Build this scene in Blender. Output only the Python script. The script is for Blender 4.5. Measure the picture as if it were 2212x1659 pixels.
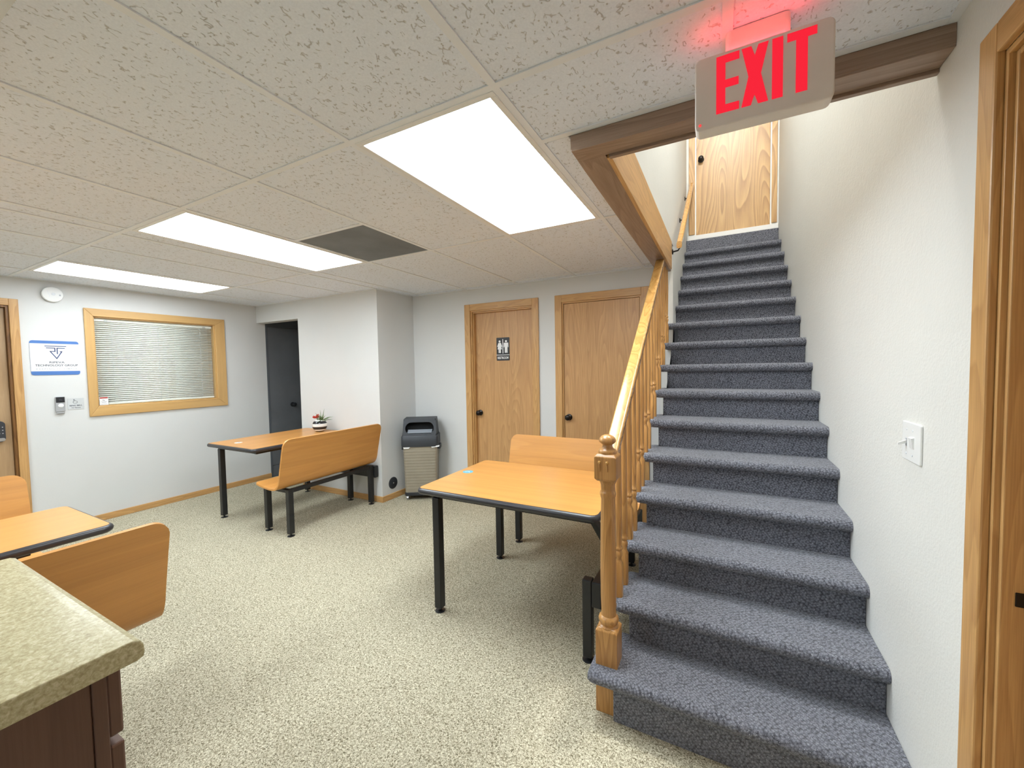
import bpy, math, random
from mathutils import Vector, Matrix

# ------------------------------------------------------------------ reset
for o in list(bpy.data.objects):
    bpy.data.objects.remove(o, do_unlink=True)
scene = bpy.context.scene
COL = scene.collection
R = random.Random(7)

# ------------------------------------------------------------------ camera
F_PX, YAW, PITCH, ROLL, CAM_H = 868.234, -0.482579, -0.043059, -0.017160, 1.4164
cy, sy, cp, sp = math.cos(YAW), math.sin(YAW), math.cos(PITCH), math.sin(PITCH)
fwd = Vector((sy * cp, cy * cp, sp)); r0 = Vector((cy, -sy, 0)); u0 = r0.cross(fwd)
cr, sr = math.cos(ROLL), math.sin(ROLL)
right = cr * r0 + sr * u0; up = -sr * r0 + cr * u0
cam_d = bpy.data.cameras.new('camera'); cam = bpy.data.objects.new('camera', cam_d); COL.objects.link(cam)
cam.matrix_world = Matrix(((right.x, up.x, -fwd.x, 0), (right.y, up.y, -fwd.y, 0), (right.z, up.z, -fwd.z, CAM_H), (0, 0, 0, 1)))
cam_d.sensor_fit = 'HORIZONTAL'; cam_d.sensor_width = 36.0; cam_d.lens = F_PX / 2212 * 36.0
cam_d.clip_start = 0.02
scene.camera = cam

# ------------------------------------------------------------------ world, exposure
w = bpy.data.worlds.new('world'); scene.world = w; w.use_nodes = True
w.node_tree.nodes['Background'].inputs[0].default_value = (0.8, 0.82, 0.85, 1)
w.node_tree.nodes['Background'].inputs[1].default_value = 0.3
vs = scene.view_settings
vs.view_transform = 'Standard'; vs.look = 'None'; vs.gamma = 1.0; vs.use_curve_mapping = False
vs.exposure = 0.11
TROFFER = 18.5        # radiance of the troffer diffusers
DOME = 360.0           # radiance of the unseen stairwell dome lamp

# ------------------------------------------------------------------ room numbers (metres)
H = 2.244; XL = -5.304; XR = 0.507; YR = 3.636; YJ = 3.083; XJ = -3.186; YB = -2.6
GX = -0.6026; GY = 1.0677; T = 0.61
YS, TD, RS = 1.2657, 0.23313, 0.17312     # stair nosing line
OPX = -4.475                               # right edge of the hall opening
BX, BY = -0.49, 1.42                       # stair opening trim, outer faces

# ------------------------------------------------------------------ material helpers
MATS = {}
def new_mat(name):
    m = bpy.data.materials.new(name); m.use_nodes = True
    nt = m.node_tree; nt.nodes.clear()
    out = nt.nodes.new('ShaderNodeOutputMaterial'); b = nt.nodes.new('ShaderNodeBsdfPrincipled')
    nt.links.new(b.outputs[0], out.inputs[0]); MATS[name] = m
    return m, nt, b
def N(nt, t, **kw):
    n = nt.nodes.new(t)
    for k, v in kw.items():
        if k == 'op': n.operation = v
        elif isinstance(k, str) and hasattr(n, k): setattr(n, k, v)
        else: n.inputs[k.replace('_', ' ')].default_value = v
    return n
def L(nt, a, b): nt.links.new(a, b)
def objcoord(nt, scale=(1, 1, 1), jitter=False, rot=(0, 0, 0)):
    tc = nt.nodes.new('ShaderNodeTexCoord'); mp = nt.nodes.new('ShaderNodeMapping')
    mp.inputs['Scale'].default_value = scale; mp.inputs['Rotation'].default_value = rot
    src = tc.outputs['Object']
    if jitter:
        oi = nt.nodes.new('ShaderNodeObjectInfo'); mu = N(nt, 'ShaderNodeMath', op='MULTIPLY'); mu.inputs[1].default_value = 37.0
        L(nt, oi.outputs['Random'], mu.inputs[0])
        ad = N(nt, 'ShaderNodeVectorMath', op='ADD'); L(nt, src, ad.inputs[0]); L(nt, mu.outputs[0], ad.inputs[1]); src = ad.outputs[0]
    L(nt, src, mp.inputs[0]); return mp.outputs[0]
def ramp(nt, fac, stops):
    r = nt.nodes.new('ShaderNodeValToRGB'); e = r.color_ramp.elements
    while len(e) < len(stops): e.new(0.5)
    for i, (p, c) in enumerate(stops):
        e[i].position = p; e[i].color = (*c, 1) if len(c) == 3 else c
    L(nt, fac, r.inputs[0]); return r.outputs[0]
def noise(nt, vec, scale, detail=3, rough=0.55, dist=0.0):
    n = nt.nodes.new('ShaderNodeTexNoise'); n.inputs['Scale'].default_value = scale; n.inputs['Detail'].default_value = detail
    n.inputs['Roughness'].default_value = rough; n.inputs['Distortion'].default_value = dist
    L(nt, vec, n.inputs['Vector']); return n.outputs['Fac']
def bump(nt, b, h, strength=0.3, dist=0.002):
    n = nt.nodes.new('ShaderNodeBump'); n.inputs['Strength'].default_value = strength; n.inputs['Distance'].default_value = dist
    L(nt, h, n.inputs['Height']); L(nt, n.outputs[0], b.inputs['Normal'])
def mix(nt, fac, a, b, mode='MIX'):
    n = nt.nodes.new('ShaderNodeMix'); n.data_type = 'RGBA'; n.blend_type = mode
    for s, v in ((n.inputs[0], fac), (n.inputs[6], a), (n.inputs[7], b)):
        if isinstance(v, (int, float)): s.default_value = v
        elif isinstance(v, tuple): s.default_value = (*v, 1)
        else: L(nt, v, s)
    return n.outputs[2]
def plain(name, col, rough=0.5, metal=0.0, var=0.06, vscale=6.0, bmp=0.0, bscale=200.0, spec=0.5):
    m, nt, b = new_mat(name)
    v = objcoord(nt); f = noise(nt, v, vscale, 4)
    c2 = tuple(min(1, c * (1 + var)) for c in col); c1 = tuple(c * (1 - var) for c in col)
    L(nt, ramp(nt, f, [(0.3, c1), (0.7, c2)]), b.inputs['Base Color'])
    b.inputs['Roughness'].default_value = rough; b.inputs['Metallic'].default_value = metal
    b.inputs['Specular IOR Level'].default_value = spec
    if bmp: bump(nt, b, noise(nt, v, bscale, 2), bmp, 0.0015)
    return m
def emit(name, col, strength):
    m = bpy.data.materials.new(name); m.use_nodes = True; nt = m.node_tree; nt.nodes.clear()
    o = nt.nodes.new('ShaderNodeOutputMaterial'); e = nt.nodes.new('ShaderNodeEmission')
    e.inputs[0].default_value = (*col, 1); e.inputs[1].default_value = strength
    L(nt, e.outputs[0], o.inputs[0]); MATS[name] = m; return m
def wood(name, dark, light, axis, rough=0.38, freq=9.0, dist=5.0, along=0.10, wave=0.5, streak=0.5, coat=0.0):
    """oak: contour-line growth rings (freq = noise scale, dist = ring count) plus fine pores, stretched along `axis`"""
    m, nt, b = new_mat(name)
    s = [1, 1, 1]; s['xyz'.index(axis)] = along
    v = objcoord(nt, tuple(s), jitter=True)
    nf = noise(nt, v, freq, 1.2, 0.45, 0.25)
    mu_ = N(nt, 'ShaderNodeMath', op='MULTIPLY'); mu_.inputs[1].default_value = dist; L(nt, nf, mu_.inputs[0])
    fr_n = N(nt, 'ShaderNodeMath', op='FRACT'); L(nt, mu_.outputs[0], fr_n.inputs[0])
    s2 = [1, 1, 1]; s2['xyz'.index(axis)] = 0.02
    v2 = objcoord(nt, tuple(s2), jitter=True); fine = noise(nt, v2, 330, 2, 0.6); broad = noise(nt, v2, 22, 3, 0.5)
    mid = tuple((a + c) / 2 for a, c in zip(dark, light))
    c1 = ramp(nt, fr_n.outputs[0], [(0.0, light), (0.55, mid), (0.90, dark), (1.0, light)])
    base = mix(nt, 1 - wave, c1, mid)
    base = mix(nt, 0.55, base, ramp(nt, broad, [(0.3, (0.88, 0.85, 0.82)), (0.7, (1.14, 1.14, 1.14))]), 'MULTIPLY')
    base = mix(nt, streak, base, ramp(nt, fine, [(0.35, (0.76, 0.70, 0.63)), (0.60, (1.08, 1.08, 1.08))]), 'MULTIPLY')
    L(nt, base, b.inputs['Base Color'])
    b.inputs['Roughness'].default_value = rough; b.inputs['Coat Weight'].default_value = coat; b.inputs['Coat Roughness'].default_value = 0.2
    bump(nt, b, fine, 0.08, 0.0006)
    return m

# ------------------------------------------------------------------ materials
def m_wall(name, col, scale=230, st=0.25):
    m, nt, b = new_mat(name); v = objcoord(nt)
    L(nt, ramp(nt, noise(nt, v, 1.3, 3), [(0.25, tuple(c * 0.97 for c in col)), (0.75, tuple(min(1, c * 1.02) for c in col))]), b.inputs['Base Color'])
    b.inputs['Roughness'].default_value = 0.62; b.inputs['Specular IOR Level'].default_value = 0.3
    h = N(nt, 'ShaderNodeMath', op='ADD'); L(nt, noise(nt, v, scale, 2), h.inputs[0]); L(nt, noise(nt, v, scale * 0.28, 3), h.inputs[1])
    bump(nt, b, h.outputs[0], st, 0.003); return m
m_wall('wall_paint', (0.69, 0.695, 0.69), 260, 0.12)
m_wall('wall_knockdown', (0.755, 0.76, 0.735), 120, 0.35)

def m_tile():
    m, nt, b = new_mat('ceiling_tile')
    v = objcoord(nt, (1, 1, 1), jitter=True)
    wn = nt.nodes.new('ShaderNodeTexNoise'); wn.inputs['Scale'].default_value = 22; wn.inputs['Detail'].default_value = 2
    L(nt, v, wn.inputs['Vector'])
    sc = N(nt, 'ShaderNodeVectorMath', op='SCALE'); sc.inputs['Scale'].default_value = 0.05; L(nt, wn.outputs['Color'], sc.inputs[0])
    ad = N(nt, 'ShaderNodeVectorMath', op='ADD'); L(nt, v, ad.inputs[0]); L(nt, sc.outputs[0], ad.inputs[1])
    mp = nt.nodes.new('ShaderNodeMapping'); mp.inputs['Scale'].default_value = (1.0, 0.42, 1); L(nt, ad.outputs[0], mp.inputs[0])
    vo = nt.nodes.new('ShaderNodeTexVoronoi'); vo.feature = 'DISTANCE_TO_EDGE'; vo.inputs['Scale'].default_value = 50; L(nt, mp.outputs[0], vo.inputs['Vector'])
    line = ramp(nt, vo.outputs['Distance'], [(0.0, (1, 1, 1)), (0.075, (0, 0, 0))])
    mask = ramp(nt, noise(nt, v, 60, 1, 0.4), [(0.56, (0, 0, 0)), (0.61, (1, 1, 1))])
    fis = mix(nt, 1.0, line, mask, 'MULTIPLY')
    vd = nt.nodes.new('ShaderNodeTexVoronoi'); vd.inputs['Scale'].default_value = 75; L(nt, v, vd.inputs['Vector'])
    dots = ramp(nt, vd.outputs['Distance'], [(0.12, (1, 1, 1)), (0.22, (0, 0, 0))])
    dm = ramp(nt, noise(nt, v, 38, 1), [(0.57, (0, 0, 0)), (0.62, (1, 1, 1))])
    dots = mix(nt, 1.0, dots, dm, 'MULTIPLY')
    allm = mix(nt, 1.0, fis, dots, 'LIGHTEN')
    base = ramp(nt, noise(nt, v, 190, 3), [(0.3, (0.755, 0.805, 0.89)), (0.7, (0.825, 0.875, 0.96))])
    L(nt, mix(nt, allm, base, (0.50, 0.50, 0.50)), b.inputs['Base Color'])
    b.inputs['Roughness'].default_value = 0.9; b.inputs['Specular IOR Level'].default_value = 0.1
    inv = N(nt, 'ShaderNodeMath', op='SUBTRACT'); inv.inputs[0].default_value = 1.0; L(nt, allm, inv.inputs[1])
    bump(nt, b, inv.outputs[0], 0.5, 0.003)
m_tile()

def m_carpet():
    m, nt, b = new_mat('floor_carpet'); v = objcoord(nt)
    n1 = noise(nt, v, 165, 2, 0.5, 1.2); n2 = noise(nt, v, 95, 2, 0.5, 2.0); n3 = noise(nt, v, 2.0, 2)
    c = ramp(nt, n1, [(0.34, (0.17, 0.145, 0.09)), (0.45, (0.43, 0.385, 0.275)), (0.55, (0.63, 0.585, 0.445)), (0.68, (0.82, 0.78, 0.62))])
    c = mix(nt, 0.75, c, ramp(nt, n2, [(0.36, (0.58, 0.55, 0.48)), (0.48, (1.0, 1.0, 1.0))]), 'MULTIPLY')
    c = mix(nt, 0.4, c, ramp(nt, n3, [(0.3, (0.9, 0.9, 0.9)), (0.7, (1.06, 1.06, 1.06))]), 'MULTIPLY')
    L(nt, c, b.inputs['Base Color']); b.inputs['Roughness'].default_value = 0.95; b.inputs['Specular IOR Level'].default_value = 0.1
    bump(nt, b, n1, 0.7, 0.006)
m_carpet()

def m_stair():
    m, nt, b = new_mat('stair_carpet'); v = objcoord(nt, (1, 1, 1), rot=(0.6, 0.35, 0.78))
    vo = nt.nodes.new('ShaderNodeTexVoronoi'); vo.inputs['Scale'].default_value = 105; vo.inputs['Randomness'].default_value = 0.55; L(nt, v, vo.inputs['Vector'])
    fl = noise(nt, v, 520, 2); fl2 = noise(nt, v, 300, 2)
    c = ramp(nt, vo.outputs['Distance'], [(0.05, (0.31, 0.324, 0.38)), (0.42, (0.20, 0.21, 0.25)), (0.78, (0.065, 0.068, 0.083))])
    c = mix(nt, 0.8, c, ramp(nt, fl, [(0.38, (0.55, 0.55, 0.58)), (0.6, (1.25, 1.25, 1.25))]), 'MULTIPLY')
    c = mix(nt, ramp(nt, fl2, [(0.63, (0, 0, 0)), (0.70, (1, 1, 1))]), c, (0.62, 0.65, 0.72))
    L(nt, c, b.inputs['Base Color']); b.inputs['Roughness'].default_value = 0.95; b.inputs['Specular IOR Level'].default_value = 0.15
    b.inputs['Sheen Weight'].default_value = 0.25; b.inputs['Sheen Roughness'].default_value = 0.5
    inv = N(nt, 'ShaderNodeMath', op='MULTIPLY'); inv.inputs[1].default_value = -1.0; L(nt, vo.outputs['Distance'], inv.inputs[0])
    ad = N(nt, 'ShaderNodeMath', op='ADD'); L(nt, inv.outputs[0], ad.inputs[0]); L(nt, fl, ad.inputs[1])
    bump(nt, b, ad.outputs[0], 0.85, 0.005)
m_stair()

OAK_D, OAK_L = (0.40, 0.20, 0.068), (0.74, 0.46, 0.19)
wood('oak_z', OAK_D, OAK_L, 'z', freq=11, dist=10, wave=0.3); wood('oak_x', OAK_D, OAK_L, 'x', freq=11, dist=10, wave=0.3); wood('oak_y', OAK_D, OAK_L, 'y', freq=11, dist=10, wave=0.3)
wood('oak_door', (0.39, 0.20, 0.078), (0.70, 0.425, 0.19), 'z', freq=5.5, dist=26, along=0.07, wave=0.28, rough=0.42)
wood('oak_door_pale', (0.30, 0.155, 0.055), (0.66, 0.43, 0.195), 'z', freq=4.0, dist=24, along=0.12, wave=0.6, rough=0.35)
wood('oak_rail', (0.38, 0.18, 0.046), (0.68, 0.40, 0.13), 'y', freq=9, dist=10, rough=0.22, coat=0.6)
wood('oak_turned', (0.32, 0.145, 0.038), (0.60, 0.325, 0.108), 'z', freq=14, dist=9, rough=0.32, coat=0.2)
wood('oak_beam_x', (0.19, 0.125, 0.09), (0.41, 0.30, 0.225), 'x', freq=8, dist=12, wave=0.35); wood('oak_beam_y', (0.19, 0.125, 0.09), (0.41, 0.30, 0.225), 'y', freq=8, dist=12, wave=0.35)
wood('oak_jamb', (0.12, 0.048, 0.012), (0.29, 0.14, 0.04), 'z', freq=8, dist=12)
wood('maple_frame_y', (0.50, 0.285, 0.095), (0.69, 0.45, 0.19), 'y', freq=5, wave=0.2, streak=0.2); wood('maple_frame_z', (0.50, 0.285, 0.095), (0.69, 0.45, 0.19), 'z', freq=5, wave=0.2, streak=0.2)
LAM_D, LAM_L = (0.55, 0.24, 0.062), (0.72, 0.365, 0.103)
wood('laminate_x', LAM_D, LAM_L, 'x', freq=5, dist=9, along=0.06, wave=0.22, streak=0.15, rough=0.3)
wood('laminate_y', LAM_D, LAM_L, 'y', freq=5, dist=9, along=0.06, wave=0.22, streak=0.15, rough=0.3)
wood('cabinet_brown', (0.085, 0.040, 0.026), (0.15, 0.075, 0.05), 'z', freq=6, wave=0.3, streak=0.3, rough=0.4)
wood('door_tan', (0.34, 0.20, 0.09), (0.56, 0.40, 0.24), 'z', freq=5, wave=0.3, streak=0.4, rough=0.35)
plain('black_metal', (0.012, 0.013, 0.015), 0.38, 0.0, 0.1, 20, 0.08, 400)
plain('edge_rubber', (0.035, 0.035, 0.040), 0.33, 0.0, 0.1)
plain('white_metal', (0.80, 0.80, 0.79), 0.4, 0.0, 0.02)
plain('white_plastic', (0.86, 0.87, 0.87), 0.35, 0.0, 0.02)
plain('grid_white', (0.80, 0.83, 0.87), 0.55, 0.0, 0.03)
plain('duct_grey', (0.155, 0.165, 0.175), 0.6, 0.0, 0.14, 5)
plain('bronze', (0.022, 0.018, 0.016), 0.28, 0.7, 0.2)
plain('steel', (0.62, 0.63, 0.65), 0.3, 0.9, 0.05)
plain('silver_plastic', (0.42, 0.43, 0.45), 0.4, 0.2, 0.05)
plain('dark_plastic', (0.030, 0.033, 0.040), 0.45, 0.0, 0.1)
plain('lid_plastic', (0.034, 0.039, 0.048), 0.5, 0.0, 0.08, 8, 0.15, 500)
plain('flap_grey', (0.30, 0.33, 0.37), 0.5)
plain('void_black', (0.006, 0.007, 0.009), 0.8)
plain('bin_tan', (0.34, 0.305, 0.24), 0.42, 0.15, 0.06, 10)
plain('black_paint', (0.135, 0.143, 0.155), 0.55, 0.0, 0.12, 3)
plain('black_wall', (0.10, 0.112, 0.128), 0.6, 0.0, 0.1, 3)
plain('sign_white', (0.86, 0.87, 0.88), 0.3, 0, 0.01)
plain('sign_blue', (0.075, 0.19, 0.50), 0.35, 0, 0.03)
plain('ink_navy', (0.05, 0.08, 0.20), 0.5); plain('ink_grey', (0.08, 0.09, 0.12), 0.5); plain('ink_pale', (0.45, 0.47, 0.52), 0.5)
plain('sign_black', (0.018, 0.018, 0.022), 0.4); plain('sign_clear', (0.62, 0.64, 0.65), 0.2)
plain('exit_housing', (0.80, 0.755, 0.71), 0.5, 0, 0.03, 8, 0.1, 300)
plain('blind_white', (0.93, 0.94, 0.90), 0.42, 0, 0.02)
plain('vase_white', (0.84, 0.84, 0.82), 0.12); plain('vase_black', (0.02, 0.02, 0.024), 0.12)
plain('leaf_green', (0.10, 0.19, 0.055), 0.45, 0, 0.35, 30); plain('petal_red', (0.55, 0.035, 0.025), 0.5, 0, 0.3, 40)
plain('sticker_blue', (0.10, 0.42, 0.60), 0.35); plain('sticker_white', (0.8, 0.8, 0.78), 0.3)
plain('bag_white', (0.85, 0.85, 0.84), 0.35); plain('warn_red', (0.48, 0.06, 0.05), 0.5)
emit('diffuser', (0.88, 0.958, 1.0), TROFFER)
emit('diffuser_dim', (0.88, 0.958, 1.0), TROFFER * 0.66)
emit('dome_glow', (1.0, 0.98, 0.93), DOME)
emit('exit_red', (1.0, 0.022, 0.045), 0.88)
emit('exit_leak', (1.0, 0.05, 0.07), 24.0)
emit('led_red', (1.0, 0.05, 0.05), 1.5)

def m_counter():
    m, nt, b = new_mat('counter_laminate'); v = objcoord(nt)
    c = ramp(nt, noise(nt, v, 130, 5, 0.7, 0.4), [(0.28, (0.27, 0.22, 0.11)), (0.5, (0.46, 0.405, 0.24)), (0.70, (0.64, 0.58, 0.39))])
    L(nt, c, b.inputs['Base Color']); b.inputs['Roughness'].default_value = 0.24
m_counter()
def m_glass():
    m = bpy.data.materials.new('window_glass'); m.use_nodes = True; nt = m.node_tree; nt.nodes.clear(); MATS['window_glass'] = m
    o = nt.nodes.new('ShaderNodeOutputMaterial'); t = nt.nodes.new('ShaderNodeBsdfTransparent'); g = nt.nodes.new('ShaderNodeBsdfGlossy')
    g.inputs['Roughness'].default_value = 0.02; t.inputs[0].default_value = (0.99, 1.0, 0.99, 1)
    mx = nt.nodes.new('ShaderNodeMixShader'); mx.inputs[0].default_value = 0.05
    L(nt, t.outputs[0], mx.inputs[1]); L(nt, g.outputs[0], mx.inputs[2]); L(nt, mx.outputs[0], o.inputs[0])
m_glass()

# ------------------------------------------------------------------ mesh builder
class MB:
    def __init__(s): s.v = []; s.f = []; s.m = []
    def quad(s, idx, mi=0): s.f.append(tuple(idx)); s.m.append(mi)
    def box(s, x0, x1, y0, y1, z0, z1, mi=0):
        b = len(s.v)
        s.v += [(x0, y0, z0), (x1, y0, z0), (x1, y1, z0), (x0, y1, z0), (x0, y0, z1), (x1, y0, z1), (x1, y1, z1), (x0, y1, z1)]
        for q in ((0, 3, 2, 1), (4, 5, 6, 7), (0, 1, 5, 4), (1, 2, 6, 5), (2, 3, 7, 6), (3, 0, 4, 7)): s.quad([b + i for i in q], mi)
        return s
    def prism(s, poly, fn, d0, d1, mi=0, caps=True):
        """poly: 2D loop; fn(a, b, d) -> 3D point"""
        n = len(poly); b = len(s.v)
        s.v += [fn(a, c, d0) for a, c in poly] + [fn(a, c, d1) for a, c in poly]
        for i in range(n): j = (i + 1) % n; s.quad((b + i, b + j, b + n + j, b + n + i), mi)
        if caps: s.f.append(tuple(b + i for i in range(n))[::-1]); s.m.append(mi); s.f.append(tuple(b + n + i for i in range(n))); s.m.append(mi)
        return s
    def lathe(s, prof, c=(0, 0, 0), seg=20, mi=None, axis='z', cap=True):
        b = len(s.v); n = len(prof)
        for r, h in prof:
            for k in range(seg):
                a = 2 * math.pi * k / seg; p = (r * math.cos(a), r * math.sin(a), h)
                if axis == 'x': p = (p[2], p[0], p[1])
                elif axis == 'y': p = (p[0], p[2], p[1])
                s.v.append((c[0] + p[0], c[1] + p[1], c[2] + p[2]))
        for i in range(n - 1):
            for k in range(seg):
                k2 = (k + 1) % seg
                s.quad((b + i * seg + k, b + i * seg + k2, b + (i + 1) * seg + k2, b + (i + 1) * seg + k), (mi[i] if isinstance(mi, list) else (mi or 0)))
        if cap:
            s.f.append(tuple(b + k for k in range(seg))[::-1]); s.m.append(mi[0] if isinstance(mi, list) else (mi or 0))
            s.f.append(tuple(b + (n - 1) * seg + k for k in range(seg))); s.m.append(mi[-1] if isinstance(mi, list) else (mi or 0))
        return s
    def tube(s, pts, r, seg=8, mi=0, sq=False):
        b = len(s.v); n = len(pts); P = [Vector(p) for p in pts]
        rr = r if isinstance(r, (list, tuple)) else [r] * n
        ref = Vector((0, 0, 1))
        for i in range(n):
            d = (P[min(i + 1, n - 1)] - P[max(i - 1, 0)]).normalized()
            if abs(d.dot(ref)) > 0.98: ref = Vector((1, 0, 0))
            a = d.cross(ref).normalized(); c = a.cross(d).normalized()
            for k in range(seg):
                t = 2 * math.pi * (k + (0.5 if sq else 0)) / seg
                s.v.append(tuple(P[i] + rr[i] * (math.cos(t) * a + math.sin(t) * c)))
        for i in range(n - 1):
            for k in range(seg):
                k2 = (k + 1) % seg; s.quad((b + i * seg + k, b + i * seg + k2, b + (i + 1) * seg + k2, b + (i + 1) * seg + k), mi)
        s.f.append(tuple(b + k for k in range(seg))[::-1]); s.m.append(mi); s.f.append(tuple(b + (n - 1) * seg + k for k in range(seg))); s.m.append(mi)
        return s
    def loft(s, loops, mi=0, cap=True):
        b = len(s.v); n = len(loops[0])
        for l in loops: s.v += list(l)
        for i in range(len(loops) - 1):
            for k in range(n):
                k2 = (k + 1) % n; s.quad((b + i * n + k, b + i * n + k2, b + (i + 1) * n + k2, b + (i + 1) * n + k), mi)
        if cap:
            s.f.append(tuple(b + k for k in range(n))[::-1]); s.m.append(mi)
            s.f.append(tuple(b + (len(loops) - 1) * n + k for k in range(n))); s.m.append(mi)
        return s
    def mapped(s, fn): s.v = [fn(*p) for p in s.v]; return s
    def build(s, name, mats, parent=None, smooth=False, bevel=0.0, seg=2, solid=0.0, local=False):
        if isinstance(mats, str): mats = [mats]
        off = Vector(parent_world(parent)) if (parent is not None and not local) else Vector((0, 0, 0))
        me = bpy.data.meshes.new(name); me.from_pydata([tuple(Vector(p) - off) for p in s.v], [], s.f)
        for m in mats: me.materials.append(MATS[m])
        me.polygons.foreach_set('material_index', s.m); me.polygons.foreach_set('use_smooth', [smooth] * len(s.f))
        import bmesh
        bm = bmesh.new(); bm.from_mesh(me); bmesh.ops.recalc_face_normals(bm, faces=bm.faces); bm.to_mesh(me); bm.free()
        if smooth and hasattr(me, 'set_sharp_from_angle'): me.set_sharp_from_angle(angle=math.radians(42))
        o = bpy.data.objects.new(name, me); COL.objects.link(o)
        if parent is not None: o.parent = parent
        if solid:
            md = o.modifiers.new('solid', 'SOLIDIFY'); md.thickness = solid; md.offset = 0
            if solid > 0.005: o.modifiers.new('split', 'EDGE_SPLIT').split_angle = math.radians(45)
        if bevel:
            md = o.modifiers.new('bevel', 'BEVEL'); md.width = bevel; md.segments = seg; md.limit_method = 'ANGLE'; md.angle_limit = math.radians(40)
        return o
def parent_world(p):
    v = Vector((0, 0, 0))
    while p is not None: v += p.location; p = p.parent
    return v
def tag(o, label=None, cat=None, group=None, kind=None):
    if label: o['label'] = label
    if cat: o['category'] = cat
    if group: o['group'] = group
    if kind: o['kind'] = kind
    return o
def empty(name, loc, label=None, cat=None, group=None, kind=None):
    o = bpy.data.objects.new(name, None); COL.objects.link(o); o.location = loc; o.empty_display_size = 0.1
    return tag(o, label, cat, group, kind)
def boxpart(name, b, mat, parent=None, bevel=0.0, seg=2):
    return MB().box(*b).build(name, mat, parent, bevel=bevel, seg=seg)
def rrect(x0, x1, y0, y1, r, n=5):
    out = []
    for cx, cy_, a0 in ((x1 - r, y1 - r, 0), (x0 + r, y1 - r, 90), (x0 + r, y0 + r, 180), (x1 - r, y0 + r, 270)):
        for i in range(n + 1):
            a = math.radians(a0 + 90 * i / n); out.append((cx + r * math.cos(a), cy_ + r * math.sin(a)))
    return out
def rects_minus(x0, x1, z0, z1, holes):
    xs = sorted({x0, x1, *[h[0] for h in holes], *[h[1] for h in holes]}); zs = sorted({z0, z1, *[h[2] for h in holes], *[h[3] for h in holes]})
    xs = [x for x in xs if x0 <= x <= x1]; zs = [z for z in zs if z0 <= z <= z1]
    for i in range(len(xs) - 1):
        run = None
        for j in range(len(zs) - 1):
            cx, cz = (xs[i] + xs[i + 1]) / 2, (zs[j] + zs[j + 1]) / 2
            inside = any(h[0] < cx < h[1] and h[2] < cz < h[3] for h in holes)
            if inside:
                if run: yield run; run = None
            else:
                run = (xs[i], xs[i + 1], run[2] if run else zs[j], zs[j + 1])
        if run: yield run
def strokes(mb, poly, wd, fn, d0, d1, mi=0):
    for (a, b), (c, d) in zip(poly[:-1], poly[1:]):
        v = Vector((c - a, d - b)); n = Vector((-v.y, v.x)).normalized() * wd / 2; e = v.normalized() * wd * 0.45
        mb.prism([(a - n.x - e.x, b - n.y - e.y), (c - n.x + e.x, d - n.y + e.y), (c + n.x + e.x, d + n.y + e.y), (a + n.x - e.x, b + n.y - e.y)], fn, d0, d1, mi)
    return mb
def text_part(name, body, mat, parent, fn, cx, cz, width, height, depth=0.0008, bold=0.018):
    """lettering laid into the plane fn(a, b, d), fitted to width x height around (cx, cz)"""
    cu = bpy.data.curves.new(name, 'FONT'); cu.body = body; cu.extrude = 0.01; cu.resolution_u = 3; cu.offset = bold
    ob = bpy.data.objects.new(name, cu); COL.objects.link(ob)
    bpy.context.view_layer.update()
    me = bpy.data.meshes.new_from_object(ob.evaluated_get(bpy.context.evaluated_depsgraph_get()))
    bpy.data.objects.remove(ob, do_unlink=True)
    xs = [v.co.x for v in me.vertices]; ys = [v.co.y for v in me.vertices]
    sx = width / (max(xs) - min(xs)); sy_ = height / (max(ys) - min(ys)); mx, my = (max(xs) + min(xs)) / 2, (max(ys) + min(ys)) / 2
    off = parent_world(parent)
    for v in me.vertices:
        v.co = Vector(fn(cx + (v.co.x - mx) * sx, cz + (v.co.y - my) * sy_, depth if v.co.z > 0 else 0.0)) - off
    me.name = name; me.materials.clear(); me.materials.append(MATS[mat])
    o = bpy.data.objects.new(name, me); COL.objects.link(o); o.parent = parent
    return o
def on_left(x): return lambda a, b, d: (x + d, a, b)        # plane facing +X: a = y, b = z
def on_back(y): return lambda a, b, d: (a, y - d, b)        # plane facing -Y: a = x, b = z
def on_right(x): return lambda a, b, d: (x - d, a, b)       # plane facing -X

# ================================================================== SETTING
def struct(name, mb, mat, label=None, **kw):
    o = mb.build(name, mat, None, **kw); tag(o, label, None, None, 'structure'); return o
WT = 2.52
# floor
f = MB(); f.box(XL - 0.9, XR + 0.9, YB - 0.1, 5.2, -0.12, 0.0)
struct('floor', f, 'floor_carpet', 'beige and brown flecked carpet covering the whole floor')
# left wall with entrance door and window
WIN = (1.557, 2.598, 1.097, 1.967)
D1 = (0.10, 1.057, 0.0, 2.005)
m = MB()
for a0, a1, b0, b1 in rects_minus(YB, 3.19, 0.0, WT, [WIN, D1]): m.box(XL - 0.14, XL, a0, a1, b0, b1)
struct('wall_left', m, 'wall_paint', 'pale grey wall with the framed office window and company sign')
# hall behind the opening
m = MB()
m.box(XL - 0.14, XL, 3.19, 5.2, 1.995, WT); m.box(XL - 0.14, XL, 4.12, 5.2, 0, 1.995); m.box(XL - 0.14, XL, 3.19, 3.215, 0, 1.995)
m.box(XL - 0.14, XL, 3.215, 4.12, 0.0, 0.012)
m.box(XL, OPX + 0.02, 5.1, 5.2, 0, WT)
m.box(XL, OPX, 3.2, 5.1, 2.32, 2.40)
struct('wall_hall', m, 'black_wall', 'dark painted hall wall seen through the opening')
# jutting block and header
m = MB(); m.box(OPX, XJ, YJ, 5.2, 0, WT); m.box(XL, OPX, YJ, 3.2, 2.03, WT)
struct('wall_jut', m, 'wall_paint', 'pale grey jutting wall between the hall opening and the trash can corner')
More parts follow.
